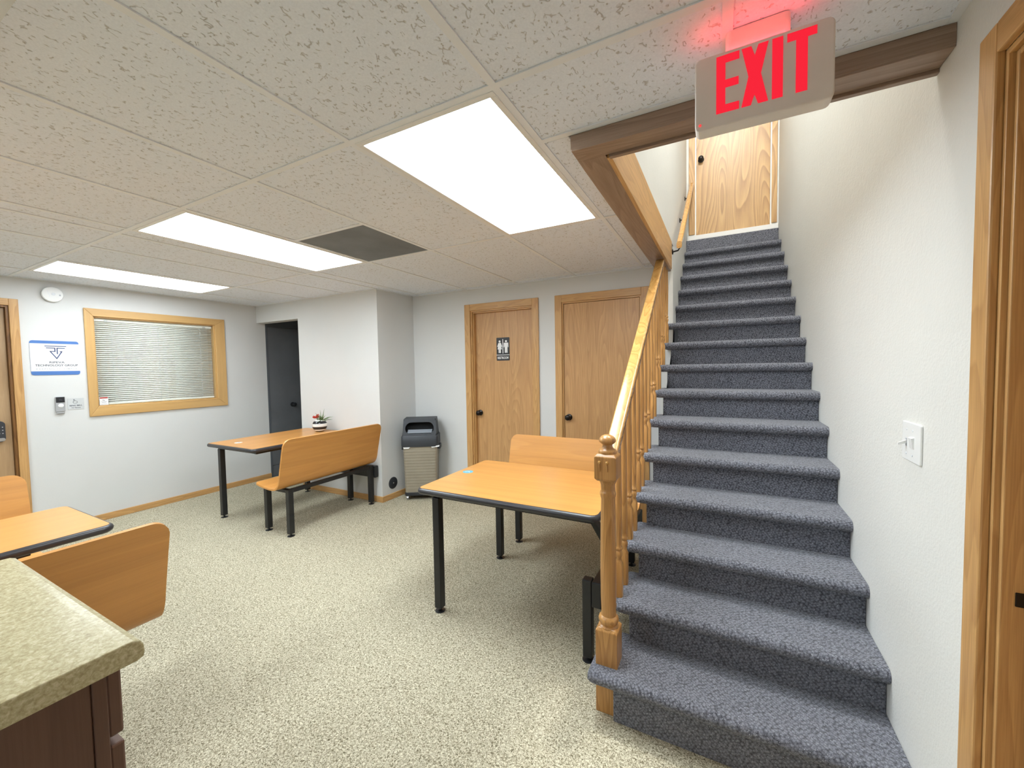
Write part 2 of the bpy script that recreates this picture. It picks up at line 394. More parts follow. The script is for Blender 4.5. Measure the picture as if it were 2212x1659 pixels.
# back wall with restroom and closet doors
D2 = (-2.395, -1.657, 0.0, 2.022); D3 = (-1.360, -0.622, 0.0, 2.022)
m = MB()
for a0, a1, b0, b1 in rects_minus(XJ, -0.47, 0.0, WT, [D2, D3]): m.box(a0, a1, YR, YR + 0.13, b0, b1)
m.box(XJ, -0.47, YR + 0.6, YR + 0.62, 0, WT)
struct('wall_back', m, 'wall_paint', 'pale grey back wall holding the two oak doors')
# stairwell walls
m = MB()
m.box(-0.47, -0.37, YR, 5.16, 0.0, 2.40)
m.box(-0.47, -0.37, BY + 0.09, 5.16, 2.40, 5.25)
struct('wall_stair', m, 'wall_knockdown', 'white plaster wall on the left side of the upper stairs')
m = MB(); m.box(-0.37, XR, 1.43, 1.51, 2.40, 5.25)
struct('wall_stairwell_front', m, 'wall_knockdown', 'white plaster wall above the stair opening header')
DR = (0.34, 1.213, 0.0, 2.037)
m = MB()
for a0, a1, b0, b1 in rects_minus(YB, 5.16, 0.0, 5.25, [DR]): m.box(XR, XR + 0.14, a0, a1, b0, b1)
struct('wall_right', m, 'wall_knockdown', 'white textured wall rising along the right side of the stairs')
DU = (-0.285, 0.447, 2.80, 4.86)
m = MB()
for a0, a1, b0, b1 in rects_minus(-0.37, XR, 2.6, 5.25, [DU]): m.box(a0, a1, 5.04, 5.16, b0, b1)
m.box(-0.47, XR + 0.14, 5.16, 5.24, 0, 5.25)
struct('wall_landing', m, 'wall_knockdown', 'white wall around the door at the top of the stairs')
m = MB(); m.box(-0.47, XR + 0.14, 1.43, 5.24, 5.25, 5.35)
struct('ceiling_stairwell', m, 'wall_knockdown', 'white plaster ceiling high over the stairwell')
m = MB(); m.box(XL - 0.14, XR + 0.14, YB - 0.12, YB, 0, WT)
struct('wall_front', m, 'wall_paint', 'pale grey wall behind the viewer')
# bulkhead over the counter
m = MB(); m.box(-1.95, -1.0, -0.34, 0.262, 2.10, H + 0.02)
struct('wall_bulkhead', m, 'wall_paint', 'painted bulkhead hanging over the counter at the top left corner')

# ---- suspended ceiling: slab above, tees and tiles below
m = MB(); m.box(XL - 0.1, BX + 0.02, YB, 5.2, H + 0.20, H + 0.28); m.box(BX, XR + 0.1, YB, BY + 0.02, H + 0.20, H + 0.28)
ceil = struct('ceiling', m, 'grid_white', 'suspended ceiling of fissured tiles in a white metal grid')
xs_lines = [GX + T * i for i in range(-7, 2)]
ys_lines = [GY + 2 * T * j for j in range(-2, 3)] + []
def room_y1(x):            # far end of the ceiling over a given x
    return YJ if x < XJ else YR
tees = []
TW = 0.012
def tee(x0, x1, y0, y1):
    b = MB(); b.box(x0, x1, y0, y1, H, H + 0.004)
    if x1 - x0 > y1 - y0: cyy = (y0 + y1) / 2; b.box(x0, x1, cyy - 0.001, cyy + 0.001, H + 0.004, H + 0.03)
    else: cxx = (x0 + x1) / 2; b.box(cxx - 0.001, cxx + 0.001, y0, y1, H + 0.004, H + 0.03)
    b.build('ceiling_tee', 'grid_white', ceil)
for y in ys_lines:                                   # main runners along X
    x0 = XL if y < YJ else XJ
    x1 = XR if y < BY else BX
    tee(x0, x1, y - TW, y + TW)
colx = [XL] + xs_lines + [XR]
cells = []
rows = [YB] + ys_lines + [9]
for i in range(len(colx) - 1):
    a, b_ = colx[i], colx[i + 1]
    for j in range(len(rows) - 1):
        c, d = rows[j], rows[j + 1]
        cells.append((a, b_, c, d))
final = []
for (a, b_, c, d) in cells:
    parts = []
    mid = (a + b_) / 2
    if a < XJ < b_:
        parts = [(a, XJ, c, min(d, YJ)), (XJ, b_, c, min(d, YR))]
    else: parts = [(a, b_, c, min(d, room_y1(mid)))]
    for (p, q, r_, s_) in parts:
        if s_ - r_ < 0.02: continue
        if q > BX and s_ > BY:                       # stair opening
            if r_ < BY - 0.02: final.append((p, q, r_, BY, 'cut'))
            if p < BX - 0.03: final.append((p, BX, max(r_, BY), s_, 'strip'))
            continue
        final.append((p, q, r_, s_, ''))
light_cols = {0: None}
LIGHTS = []
def is_col(p, i): return abs(p - (GX - T * (i + 1))) < 0.02
mesh_cache = {}
def tile(p, q, r_, s_):
    w_, l_ = round(q - p - 2 * TW + 0.008, 3), round(s_ - r_ - 2 * TW + 0.008, 3)
    if w_ < 0.02 or l_ < 0.02: return
    key = (w_, l_)
    if key not in mesh_cache:
        b = MB(); b.box(-w_ / 2, w_ / 2, -l_ / 2, l_ / 2, 0, 0.015)
        o = b.build('ceiling_tile', 'ceiling_tile', None, bevel=0.003, seg=1); mesh_cache[key] = o.data
    else:
        o = bpy.data.objects.new('ceiling_tile', mesh_cache[key]); COL.objects.link(o)
        md = o.modifiers.new('bevel', 'BEVEL'); md.width = 0.003; md.segments = 1
    o.location = ((p + q) / 2, (r_ + s_) / 2, H + 0.0045); o.parent = ceil
for (p, q, r_, s_, k) in final:
    row1 = abs(r_ - GY) < 0.02
    if q < XR - 0.01 and not k == 'strip': tee(q - TW, q + TW, r_ + TW, s_ - (TW if s_ in ys_lines else 0))
    if k == 'cut': tee(p + TW, q - TW, BY - 2 * TW, BY)
    light = row1 and (is_col(p, 0) or is_col(p, 3) or is_col(p, 6))
    back = abs(r_ - (GY - 4 * T)) < 0.02 and (is_col(p, 5) or is_col(p, 2))  # unseen troffers added behind the camera to brighten the floor and ceiling
    if light or back: LIGHTS.append((p, q, r_, s_, light)); continue
    if row1 and is_col(p, 2):
        tile(p, q, r_, r_ + T); tee(p + TW, q - TW, r_ + T - TW, r_ + T + TW)
        b = MB(); b.box(p + 0.010, q - 0.010, r_ + T + 0.010, s_ - 0.010, H + 0.004, H + 0.012)
        b.build('return_air_panel', 'duct_grey', ceil)['label'] = 'dark grey panel'
        continue
    tile(p, q, r_, s_)
# wall angle around the ceiling edge
def angle_bar(x0, x1, y0, y1): MB().box(x0, x1, y0, y1, H - 0.001, H + 0.004).build('wall_angle', 'grid_white', ceil)
angle_bar(XL, XL + 0.02, YB, YJ); angle_bar(XL, XJ, YJ - 0.02, YJ); angle_bar(XJ, BX, YR - 0.02, YR); angle_bar(XR - 0.02, XR, YB, BY); angle_bar(XJ, XJ + 0.02, YJ, YR)

# ---- troffer lamps
LBL = {0: 'large bright troffer light nearest the stair opening', 3: 'middle one of the three bright ceiling troffers beside the dark panel', 6: 'far bright ceiling troffer above the smoke detector'}
for (p, q, r_, s_, vis) in LIGHTS:
    i = round((GX - T - p) / T)
    lab = LBL[i] if vis else ('unseen troffer light added in the ceiling behind the counter' if i == 2 else 'unseen troffer light added in the ceiling behind the entrance door corner')
    root = empty('ceiling_light', ((p + q) / 2, (r_ + s_) / 2, H), lab, 'ceiling light', 'recessed troffer lights')
    fr = MB()
    x0, x1, y0, y1 = p + TW, q - TW, r_ + TW, s_ - TW
    ix0, ix1, iy0, iy1 = x0 + 0.022, x1 - 0.022, y0 + 0.022, y1 - 0.022
    for bb in ((x0, x1, y0, iy0), (x0, x1, iy1, y1), (x0, ix0, iy0, iy1), (ix1, x1, iy0, iy1)): fr.box(*bb, H - 0.003, H + 0.018)
    fr.build('frame', 'white_metal', root, bevel=0.002)
    MB().box(x0, x1, y0, y1, H + 0.02, H + 0.10).build('housing', 'white_metal', root)
    MB().box(ix0, ix1, iy0, iy1, H + 0.006, H + 0.012).build('diffuser', 'diffuser_dim' if vis and i == 6 else 'diffuser', root)

# ---- stair opening trim
tr = empty('trim_1', (BX, BY, 2.187), 'dark oak boards boxed around the stair opening in the ceiling', None, None, 'structure')
ZB = 2.187
YE = 3.62
boxpart('front_board', (BX, XR, BY, BY + 0.02, ZB + 0.006, H), 'oak_beam_x', tr, 0.002)
boxpart('front_soffit_board', (BX + 0.002, XR, BY + 0.001, BY + 0.086, ZB, ZB + 0.02), 'oak_beam_x', tr, 0.002)
boxpart('front_inner_board', (-0.372, XR, BY + 0.086, BY + 0.104, ZB - 0.010, 2.40), 'oak_beam_x', tr, 0.002)
boxpart('side_board', (BX, BX + 0.02, BY + 0.02, YE, ZB + 0.006, H), 'oak_beam_y', tr, 0.002)
boxpart('side_soffit_board', (BX + 0.001, BX + 0.106, BY + 0.086, YE, ZB, ZB + 0.02), 'oak_beam_y', tr, 0.002)
boxpart('side_inner_board', (BX + 0.106, BX + 0.124, BY + 0.104, YE - 0.1, ZB - 0.004, 2.40), 'oak_y', tr, 0.002)

# ---- baseboards
def baseboard(name, b, mat, label): o = struct(name, MB().box(*b), mat, label, bevel=0.003)
baseboard('baseboard_left', (XL, XL + 0.013, 1.125, 3.19, 0, 0.062), 'oak_y', 'low oak baseboard along the pale wall under the office window')
baseboard('baseboard_jut', (OPX, XJ + 0.013, YJ - 0.013, YJ, 0, 0.062), 'oak_x', 'low oak baseboard along the jutting wall behind the bench')
baseboard('baseboard_return', (XJ, XJ + 0.013, YJ, YR, 0, 0.062), 'oak_y', 'short oak baseboard beside the trash can')
baseboard('baseboard_back', (XJ + 0.013, -2.46, YR - 0.013, YR, 0, 0.062), 'oak_x', 'short oak baseboard left of the restroom door')

# ---- doors ------------------------------------------------------
def knob(parent, c, axis, sgn, mat='bronze', name='door_knob', s=1.0):
    b = MB(); prof = [(0.031, 0.0), (0.031, 0.006), (0.020, 0.010), (0.012, 0.014), (0.012, 0.026), (0.020, 0.032), (0.027, 0.042), (0.027, 0.052), (0.020, 0.060), (0.006, 0.063)]
    b.lathe([(r * s, h * sgn * s) for r, h in prof], c, 20, axis=axis); return b.build(name, mat, parent, smooth=True)
# restroom + closet (back wall)
def back_door(name, D_, outer, slab_y, lbl, mat, seed):
    root = empty(name, ((D_[0] + D_[1]) / 2, YR, 0), lbl, None, None, 'structure')
    x0, x1, ot = outer; zt = D_[3]
    boxpart('casing', (x0, D_[0] + 0.004, YR - 0.016, YR, 0, ot), 'oak_z', root, 0.003)
    boxpart('casing', (D_[1] - 0.004, x1, YR - 0.016, YR, 0, ot), 'oak_z', root, 0.003)
    boxpart('head_casing', (D_[0] + 0.004, D_[1] - 0.004, YR - 0.0155, YR, zt - 0.004, ot), 'oak_x', root, 0.003)
    boxpart('jamb', (D_[0], D_[0] + 0.018, YR, YR + 0.13, 0, zt), 'oak_z', root, 0.001)
    boxpart('jamb', (D_[1] - 0.018, D_[1], YR, YR + 0.13, 0, zt), 'oak_z', root, 0.001)
    boxpart('head_jamb', (D_[0] + 0.018, D_[1] - 0.018, YR, YR + 0.13, zt - 0.018, zt), 'oak_x', root, 0.001)
    sl = boxpart('door_panel', (D_[0] + 0.021, D_[1] - 0.021, slab_y, slab_y + 0.035, 0.012, zt - 0.021), mat, root, 0.002)
    return root, sl
dr, _ = back_door('door_1', D2, (-2.462, -1.596, 2.086), YR + 0.055, 'oak restroom door with the black sign', 'oak_door', 1)
boxpart('door_stop', (D2[0] + 0.018, D2[0] + 0.030, YR + 0.018, YR + 0.054, 0, D2[3] - 0.018), 'oak_z', dr, 0.001)
boxpart('door_stop', (D2[0] + 0.030, D2[1] - 0.018, YR + 0.018, YR + 0.054, D2[3] - 0.030, D2[3] - 0.018), 'oak_x', dr, 0.001)
knob(dr, (-2.325, YR + 0.055, 0.925), 'y', -1)
dc, _ = back_door('door_2', D3, (-1.424, -0.560, 2.086), YR + 0.006, 'plain oak door beside the stairs with dark knob at its left', 'oak_door', 2)
knob(dc, (-1.296, YR + 0.006, 0.925), 'y', -1)
# upper landing door
du = empty('door_3', (0.08, 5.04, 2.80), 'pale oak door at the top of the stairs', None, None, 'structure')
boxpart('casing', (-0.345, DU[0] + 0.004, 5.026, 5.04, 2.865, 4.93), 'oak_door_pale', du, 0.003)
boxpart('casing', (DU[1] - 0.004, 0.492, 5.026, 5.04, 2.865, 4.93), 'oak_door_pale', du, 0.003)
boxpart('head_casing', (DU[0] + 0.004, DU[1] - 0.004, 5.027, 5.04, 4.86, 4.93), 'oak_x', du, 0.003)
boxpart('door_stop', (DU[0], DU[0] + 0.016, 5.03, 5.075, 2.85, 4.86), 'white_metal', du, 0.001)
boxpart('door_stop', (DU[1] - 0.016, DU[1], 5.03, 5.075, 2.85, 4.86), 'white_metal', du, 0.001)
boxpart('door_panel', (DU[0] + 0.016, DU[1] - 0.016, 5.052, 5.09, 2.853, 4.86), 'oak_door_pale', du, 0.002)
boxpart('threshold', (-0.36, XR - 0.004, 5.012, 5.05, 2.80, 2.85), 'white_metal', du, 0.003)
knob(du, (-0.222, 5.052, 3.68), 'y', -1, 'bronze')
# entrance door at far left
de = empty('door_4', (XL, 0.6, 0), 'tan entrance door with black keypad lock at the left edge', None, None, 'structure')
boxpart('casing', (XL, XL + 0.016, D1[1] - 0.004, 1.107, 0, 2.058), 'oak_z', de, 0.003)
boxpart('casing', (XL, XL + 0.016, 0.045, D1[0] + 0.004, 0, 2.058), 'oak_z', de, 0.003)
boxpart('head_casing', (XL, XL + 0.0155, D1[0] + 0.004, D1[1] - 0.004, D1[3] - 0.004, 2.058), 'oak_y', de, 0.003)
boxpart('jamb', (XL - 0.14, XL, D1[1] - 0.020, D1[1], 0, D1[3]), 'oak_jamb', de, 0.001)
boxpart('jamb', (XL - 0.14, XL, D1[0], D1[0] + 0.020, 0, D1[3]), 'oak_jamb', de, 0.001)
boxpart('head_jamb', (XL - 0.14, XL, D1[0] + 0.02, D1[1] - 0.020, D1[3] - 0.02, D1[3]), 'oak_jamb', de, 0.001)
boxpart('door_panel', (XL - 0.075, XL - 0.035, D1[0] + 0.022, D1[1] - 0.022, 0.012, D1[3] - 0.022), 'door_tan', de, 0.002)
lk = MB(); lk.prism(rrect(0.925, 0.995, 0.862, 1.036, 0.03), on_left(XL - 0.035), 0, 0.030); lk = lk.build('keypad_lock', 'dark_plastic', de, bevel=0.004)
rim = MB(); rim.prism(rrect(0.929, 0.991, 0.868, 0.895, 0.012), on_left(XL - 0.005), 0, 0.003); rim.build('lock_badge', 'steel', lk, bevel=0.001)
for i in range(3):
    for j in range(3):
        MB().box(XL - 0.005, XL - 0.0035, 0.940 + i * 0.018, 0.947 + i * 0.018, 0.930 + j * 0.026, 0.937 + j * 0.026).build('key', 'silver_plastic', lk)
# right-hand door
dq = empty('door_5', (XR, 0.8, 0), 'oak framed doorway at the right edge', None, None, 'structure')
boxpart('casing', (XR - 0.017, XR, DR[1], 1.275, 0, 2.099), 'oak_z', dq, 0.004)
boxpart('casing', (XR - 0.017, XR, 0.277, DR[0], 0, 2.099), 'oak_z', dq, 0.004)
boxpart('head_casing', (XR - 0.0165, XR, DR[0], DR[1], DR[3], 2.099), 'oak_y', dq, 0.004)
boxpart('jamb', (XR - 0.002, XR + 0.14, DR[1] - 0.010, DR[1], 0, DR[3]), 'oak_z', dq, 0.001)
boxpart('jamb', (XR - 0.002, XR + 0.14, DR[0], DR[0] + 0.012, 0, DR[3]), 'oak_z', dq, 0.001)
boxpart('head_jamb', (XR - 0.002, XR + 0.14, DR[0] + 0.012, DR[1] - 0.010, DR[3] - 0.012, DR[3]), 'oak_y', dq, 0.001)
boxpart('door_stop', (XR + 0.008, XR + 0.052, DR[1] - 0.021, DR[1] - 0.010, 0, DR[3] - 0.012), 'oak_z', dq, 0.002)
boxpart('door_stop', (XR + 0.008, XR + 0.052, DR[0] + 0.012, DR[1] - 0.021, DR[3] - 0.024, DR[3] - 0.012), 'oak_y', dq, 0.002)
boxpart('door_panel', (XR + 0.054, XR + 0.09, DR[0] + 0.014, DR[1] - 0.012, 0.012, DR[3] - 0.014), 'oak_door', dq, 0.002)
sp_ = boxpart('strike_plate', (XR + 0.029, XR + 0.052, DR[1] - 0.0235, DR[1] - 0.0205, 0.905, 0.935), 'bronze', dq, 0.002); sp_['label'] = 'black strike plate'
# black hall door
db = empty('door_6', (XL, 3.67, 0), 'black door in the dark hall opening', None, None, 'structure')
boxpart('door_panel', (XL - 0.05, XL - 0.004, 3.218, 4.118, 0.155, 1.992), 'black_paint', db, 0.002)
boxpart('kick_board', (XL - 0.05, XL - 0.006, 3.218, 4.118, 0.012, 0.148), 'black_paint', db, 0.002)
knob(db, (XL - 0.004, 3.53, 0.945), 'x', 1, 'void_black')

# ---- window -----------------------------------------------------
wn = empty('window_1', (XL, 2.08, 1.5), 'office window in a light wood frame with closed white blinds', None, None, 'structure')
OW = (1.499, 2.697, 1.012, 2.036)
fl_ = on_left(XL)
def mitre(name, poly, mat): MB().prism(poly, fl_, 0.0, 0.017).build(name, mat, wn, bevel=0.003)
iw = (WIN[0] + 0.004, WIN[1] - 0.004, WIN[2] + 0.004, WIN[3] - 0.004)
mitre('casing', [(OW[0], OW[2]), (iw[0], iw[2]), (iw[0], iw[3]), (OW[0], OW[3])], 'maple_frame_z')
mitre('casing', [(iw[1], iw[2]), (OW[1], OW[2]), (OW[1], OW[3]), (iw[1], iw[3])], 'maple_frame_z')
mitre('casing', [(OW[0], OW[2]), (OW[1], OW[2]), (iw[1], iw[2]), (iw[0], iw[2])], 'maple_frame_y')
mitre('casing', [(iw[0], iw[3]), (iw[1], iw[3]), (OW[1], OW[3]), (OW[0], OW[3])], 'maple_frame_y')
for nm, bb, mt in (('jamb', (XL - 0.14, XL, WIN[0], WIN[0] + 0.014, WIN[2], WIN[3]), 'maple_frame_z'), ('jamb', (XL - 0.14, XL, WIN[1] - 0.014, WIN[1], WIN[2], WIN[3]), 'maple_frame_z'),
                   ('sill', (XL - 0.14, XL, WIN[0] + 0.014, WIN[1] - 0.014, WIN[2], WIN[2] + 0.014), 'maple_frame_y'), ('head_jamb', (XL - 0.14, XL, WIN[0] + 0.014, WIN[1] - 0.014, WIN[3] - 0.014, WIN[3]), 'maple_frame_y')):
    boxpart(nm, bb, mt, wn, 0.001)
boxpart('glass_pane', (XL - 0.016, XL - 0.012, WIN[0] + 0.014, WIN[1] - 0.014, WIN[2] + 0.014, WIN[3] - 0.014), 'window_glass', wn)
boxpart('backing_panel', (XL - 0.16, XL - 0.14, WIN[0] - 0.05, WIN[1] + 0.05, WIN[2] - 0.05, WIN[3] + 0.05), 'blind_white', wn)
bl = empty('window_blind', (XL - 0.047, 2.08, WIN[2] + 0.016), 'white mini blind hanging closed behind the office window glass', 'blind')
by0, by1 = WIN[0] + 0.020, WIN[1] - 0.020
boxpart('head_rail', (XL - 0.062, XL - 0.032, by0, by1, WIN[3] - 0.044, WIN[3] - 0.016), 'blind_white', bl, 0.002)
boxpart('bottom_rail', (XL - 0.059, XL - 0.035, by0, by1, WIN[2] + 0.016, WIN[2] + 0.030), 'blind_white', bl, 0.003)
zt, zb_ = WIN[3] - 0.05, WIN[2] + 0.040
ns = 41; pitch = (zt - zb_) / (ns - 1)
slat = MB(); prof = [(-0.0115, 0.0045), (-0.005, 0.0062), (0.0, 0.0066), (0.005, 0.0062), (0.0115, 0.0045)]
ang = math.radians(47)
pts = [(a * math.cos(ang) - (b - 0.0055) * math.sin(ang), -(a * math.sin(ang)) + (b - 0.0055) * math.cos(ang)) for a, b in prof]
n0 = len(pts)
for yy in (by0, by1): slat.v += [(px, yy, pz) for px, pz in pts]
for i in range(n0 - 1): slat.quad((i, i + 1, n0 + i + 1, n0 + i))
cen = Vector((XL - 0.070, 2.08, 0))
slat.v = [(p[0], p[1] - 2.08, p[2]) for p in slat.v]
s0 = slat.build('slat', 'blind_white', bl, solid=0.0008, local=True, smooth=True)
for k in range(ns):
    o = s0 if k == 0 else s0.copy()
    if k: COL.objects.link(o)
    o.parent = bl; o.location = (0, 0, zb_ + k * pitch - (WIN[2] + 0.016))
for yy in (1.70, 2.07, 2.46):
    MB().tube([(XL - 0.0345, yy, WIN[2] + 0.03), (XL - 0.0345, yy, WIN[3] - 0.04)], 0.0012, 5).build('ladder_cord', 'grid_white', bl)
for yy in (1.66, 2.50): boxpart('valance_clip', (XL - 0.033, XL - 0.025, yy - 0.012, yy + 0.012, WIN[3] - 0.046, WIN[3] - 0.030), 'steel', bl, 0.002)
# warning sticker inside lower left of the glass
st = empty('warning_sticker', (XL - 0.012, 1.608, 1.12), 'small white and red warning sticker in the lower left of the window', 'sticker')
fs = on_left(XL - 0.012)
MB().prism([(1.578, 1.113), (1.640, 1.113), (1.640, 1.190), (1.578, 1.190)], fs, 0, 0.0008).build('paper', 'sign_white', st)
MB().prism([(1.580, 1.176), (1.638, 1.176), (1.638, 1.189), (1.580, 1.189)], fs, 0.0008, 0.0014).build('red_band', 'warn_red', st)
MB().prism([(1.598, 1.163), (1.616, 1.158), (1.614, 1.154), (1.597, 1.160)], fs, 0.0008, 0.0014).build('camera_mark', 'ink_grey', st)
for zz, a, b in ((1.146, 1.590, 1.630), (1.138, 1.594, 1.626), (1.122, 1.588, 1.632)):
    MB().box(XL - 0.0112, XL - 0.0106, a, b, zz - 0.0018, zz + 0.0018).build('print_line', 'ink_pale', st)

# ================================================================== STAIRS
stx = empty('staircase', (0.05, 1.6, 0), 'staircase carpeted in charcoal blue climbing to the upper door', 'staircase')
NT = 15; TH = 0.052
def ztop(k): return k * RS + 0.026
def ynose(k): return YS + k * TD
for k in range(1, NT + 1):
    yn, zt_ = ynose(k), ztop(k); xl_ = -0.418 if k <= 10 else -0.370
    if k == 1: xl_ = -0.472
    r = TH / 2
    prof = [(yn + r - r * math.sin(math.radians(a)) * 0 - r * math.cos(math.radians(a)), zt_ - r + r * math.sin(math.radians(a))) for a in range(-90, 91, 15)]
    back = ynose(k + 1) + 0.07
    poly = prof + [(back, zt_), (back, zt_ - TH)]
    b = MB()
    n = len(poly); segs = [xl_, xl_ + 0.012, xl_ + 0.03, XR - 0.001]; sc_ = [0.72, 0.94, 1.0, 1.0]
    loops = []
    for xx, s_ in zip(segs, sc_):
        cyy = zt_ - r
        loops.append([(xx, yn + r + (p - yn - r) * s_ if p < yn + r else p, cyy + (q - cyy) * s_) for p, q in poly])
    b.loft(loops); b.build('tread', 'stair_carpet', stx, smooth=True)
for k in range(1, NT + 2):
    yy = ynose(k) + 0.040; z0 = 0.0 if k == 1 else ztop(k - 1) - 0.005; z1 = ztop(k) - TH + 0.01 if k <= NT else 2.80
    xl_ = -0.362 if k <= 10 else -0.370
    if k == 1: xl_ = -0.378
    if k == NT + 1: yy = ynose(k) + 0.012
    boxpart('riser', (xl_, XR - 0.001, yy, yy + 0.02, z0, z1), 'stair_carpet', stx, 0.004)
# sawtooth stringer under the open side
poly = [(ynose(1) + 0.062, 0.0)]
for k in range(1, 11):
    poly += [(ynose(k) + 0.062, ztop(k) - TH - 0.002), (ynose(k + 1) + 0.062, ztop(k) - TH - 0.002)]
yend = min(poly[-1][0], YR - 0.002); poly[-1] = (yend, poly[-1][1]); poly += [(yend, 1.35), (1.95, 0.0)]
MB().prism(poly, lambda a, b, d: (d, a, b), -0.358, -0.330).build('stringer', 'black_wall', stx)

# ---- open railing
rl = empty('stair_railing', (-0.41, 1.605, 0), 'golden oak stair railing with turned newel post and balusters', 'railing')
NX, NY = -0.410, 1.605; hw = 0.044
nb = MB()
def sq(z, w_): return [(NX - w_, NY - w_, z), (NX + w_, NY - w_, z), (NX + w_, NY + w_, z), (NX - w_, NY + w_, z)]
def newel_block(name, z0, z1, top=True, bot=True):
    b = MB(); c = 0.011; loops = []
    if bot: loops.append(sq(z0, hw - 0.010))
    loops += [sq(z0 + (c if bot else 0), hw), sq(z1 - (c if top else 0), hw)]
    if top: loops.append(sq(z1, hw - 0.010))
    b.loft(loops); return b.build(name, 'oak_turned', nw, bevel=0.003)
nw = MB().lathe([(0.040, 0.345), (0.040, 0.352), (0.034, 0.357), (0.038, 0.366), (0.041, 0.376), (0.038, 0.387), (0.030, 0.393), (0.029, 0.41), (0.031, 0.46), (0.032, 0.58), (0.030, 0.75), (0.0275, 0.875),
                 (0.031, 0.886), (0.033, 0.896), (0.031, 0.905), (0.027, 0.912), (0.029, 0.935), (0.036, 0.952), (0.036, 0.960)], (NX, NY, 0), 28).build('newel_post', 'oak_turned', rl, smooth=True)
newel_block('base_block', 0.0, 0.352, True, False); newel_block('head_block', 0.952, 1.062)
MB().lathe([(0.035, 1.058), (0.0365, 1.063), (0.0365, 1.070), (0.033, 1.077), (0.024, 1.081), (0.0200, 1.089), (0.0195, 1.096), (0.028, 1.1025), (0.0330, 1.108), (0.0335, 1.114), (0.031, 1.122), (0.024, 1.130), (0.013, 1.1355), (0.003, 1.137)], (NX, NY, 0), 28).build('finial', 'oak_turned', nw, smooth=True)
for xx in (-0.432, -0.402):
    b = MB(); b.lathe([(0.001, -0.007), (0.005, -0.0055), (0.007, 0.0), (0.007, 0.003)], (xx, NY - hw, 1.030), 12, axis='y', cap=True); b.build('peg', 'oak_rail', nw, smooth=True)
    b = MB(); b.tube([(xx, NY - hw, 1.024), (xx + 0.001, NY - hw - 0.001, 1.01), (xx + 0.002, NY - hw, 0.994)], [0.004, 0.0038, 0.0015], 8); b.build('flute', 'oak_turned', nw, smooth=True)
# handrail
SL = 0.748
def rail_z(y): return 1.067 + SL * (y - 1.66)
y0, y1 = NY + hw - 0.004, 3.155
prof = rrect(-0.029, 0.029, -0.047, 0.0, 0.010, 4)
b = MB(); b.loft([[(NX + a, yy, rail_z(yy) + c) for a, c in prof] for yy in (y0, y1)])
hr = b.build('handrail', 'oak_rail', rl, smooth=True)
b = MB(); b.loft([[(NX + a, yy, rail_z(yy) + c) for a, c in rrect(-0.018, 0.018, -0.062, -0.046, 0.003, 2)] for yy in (y0, y1 - 0.01)]); b.build('fillet', 'oak_rail', hr)
def baluster(y, zb0):
    zt_ = min(rail_z(y) - 0.056, ZB - 0.0005)
    x = -0.410; w_ = 0.0165; h = zb0
    b = MB(); n = 4
    def ring(z, t, rr):
        out = []
        for i in range(16):
            a = 2 * math.pi * i / 16 + math.pi / 16; c, s_ = math.cos(a), math.sin(a); k = 1 / max(abs(c), abs(s_))
            q = (1 - t) * k * w_ + t * rr; out.append((x + c * q, y + s_ * q, z))
        return out
    seq = [(0, 0, 0), (0.150, 0, 0), (0.166, 1, 0.0125), (0.176, 1, 0.0105), (0.190, 1, 0.0150), (0.203, 1, 0.0155), (0.212, 1, 0.0110), (0.218, 1, 0.0150), (0.225, 1, 0.0150), (0.230, 1, 0.0112), (0.25, 1, 0.0125), (0.45, 1, 0.0145)]
    loops = [ring(h + z, t, rr) for z, t, rr in seq if h + z < zt_ - 0.02] + [ring(zt_, 1, 0.0115)]
    b.loft(loops); b.build('baluster', 'oak_turned', rl, smooth=True)
for k in range(1, 11):
    for dy in (0.062, 0.178):
        if k == 1 and dy < 0.1: continue
        yy = ynose(k) + dy
        if yy > YE - 0.05: continue
        baluster(yy, ztop(k) - 0.003)
# upper wall handrail
wr = empty('wall_handrail', (-0.315, 3.5, 2.36), 'slim oak handrail on brackets along the upper stair wall', 'handrail')
b = MB(); b.loft([[(-0.312 + a, yy, 2.40 + 0.705 * (yy - 3.53) + c) for a, c in rrect(-0.020, 0.020, -0.055, 0.0, 0.012, 3)] for yy in (3.53, 4.985)])
b.build('rail', 'oak_rail', wr, smooth=True)
for yy in (3.58, 4.22, 4.80):
    zz = 2.40 + 0.705 * (yy - 3.53) - 0.055
    b = MB(); b.lathe([(0.022, 0), (0.022, 0.006), (0.008, 0.010)], (-0.370, yy, zz - 0.045), 12, axis='x'); b.tube([(-0.362, yy, zz - 0.045), (-0.325, yy, zz - 0.040), (-0.313, yy, zz - 0.02), (-0.312, yy, zz + 0.004)], 0.006, 8)
    b.build('bracket', 'bronze', wr, smooth=True)

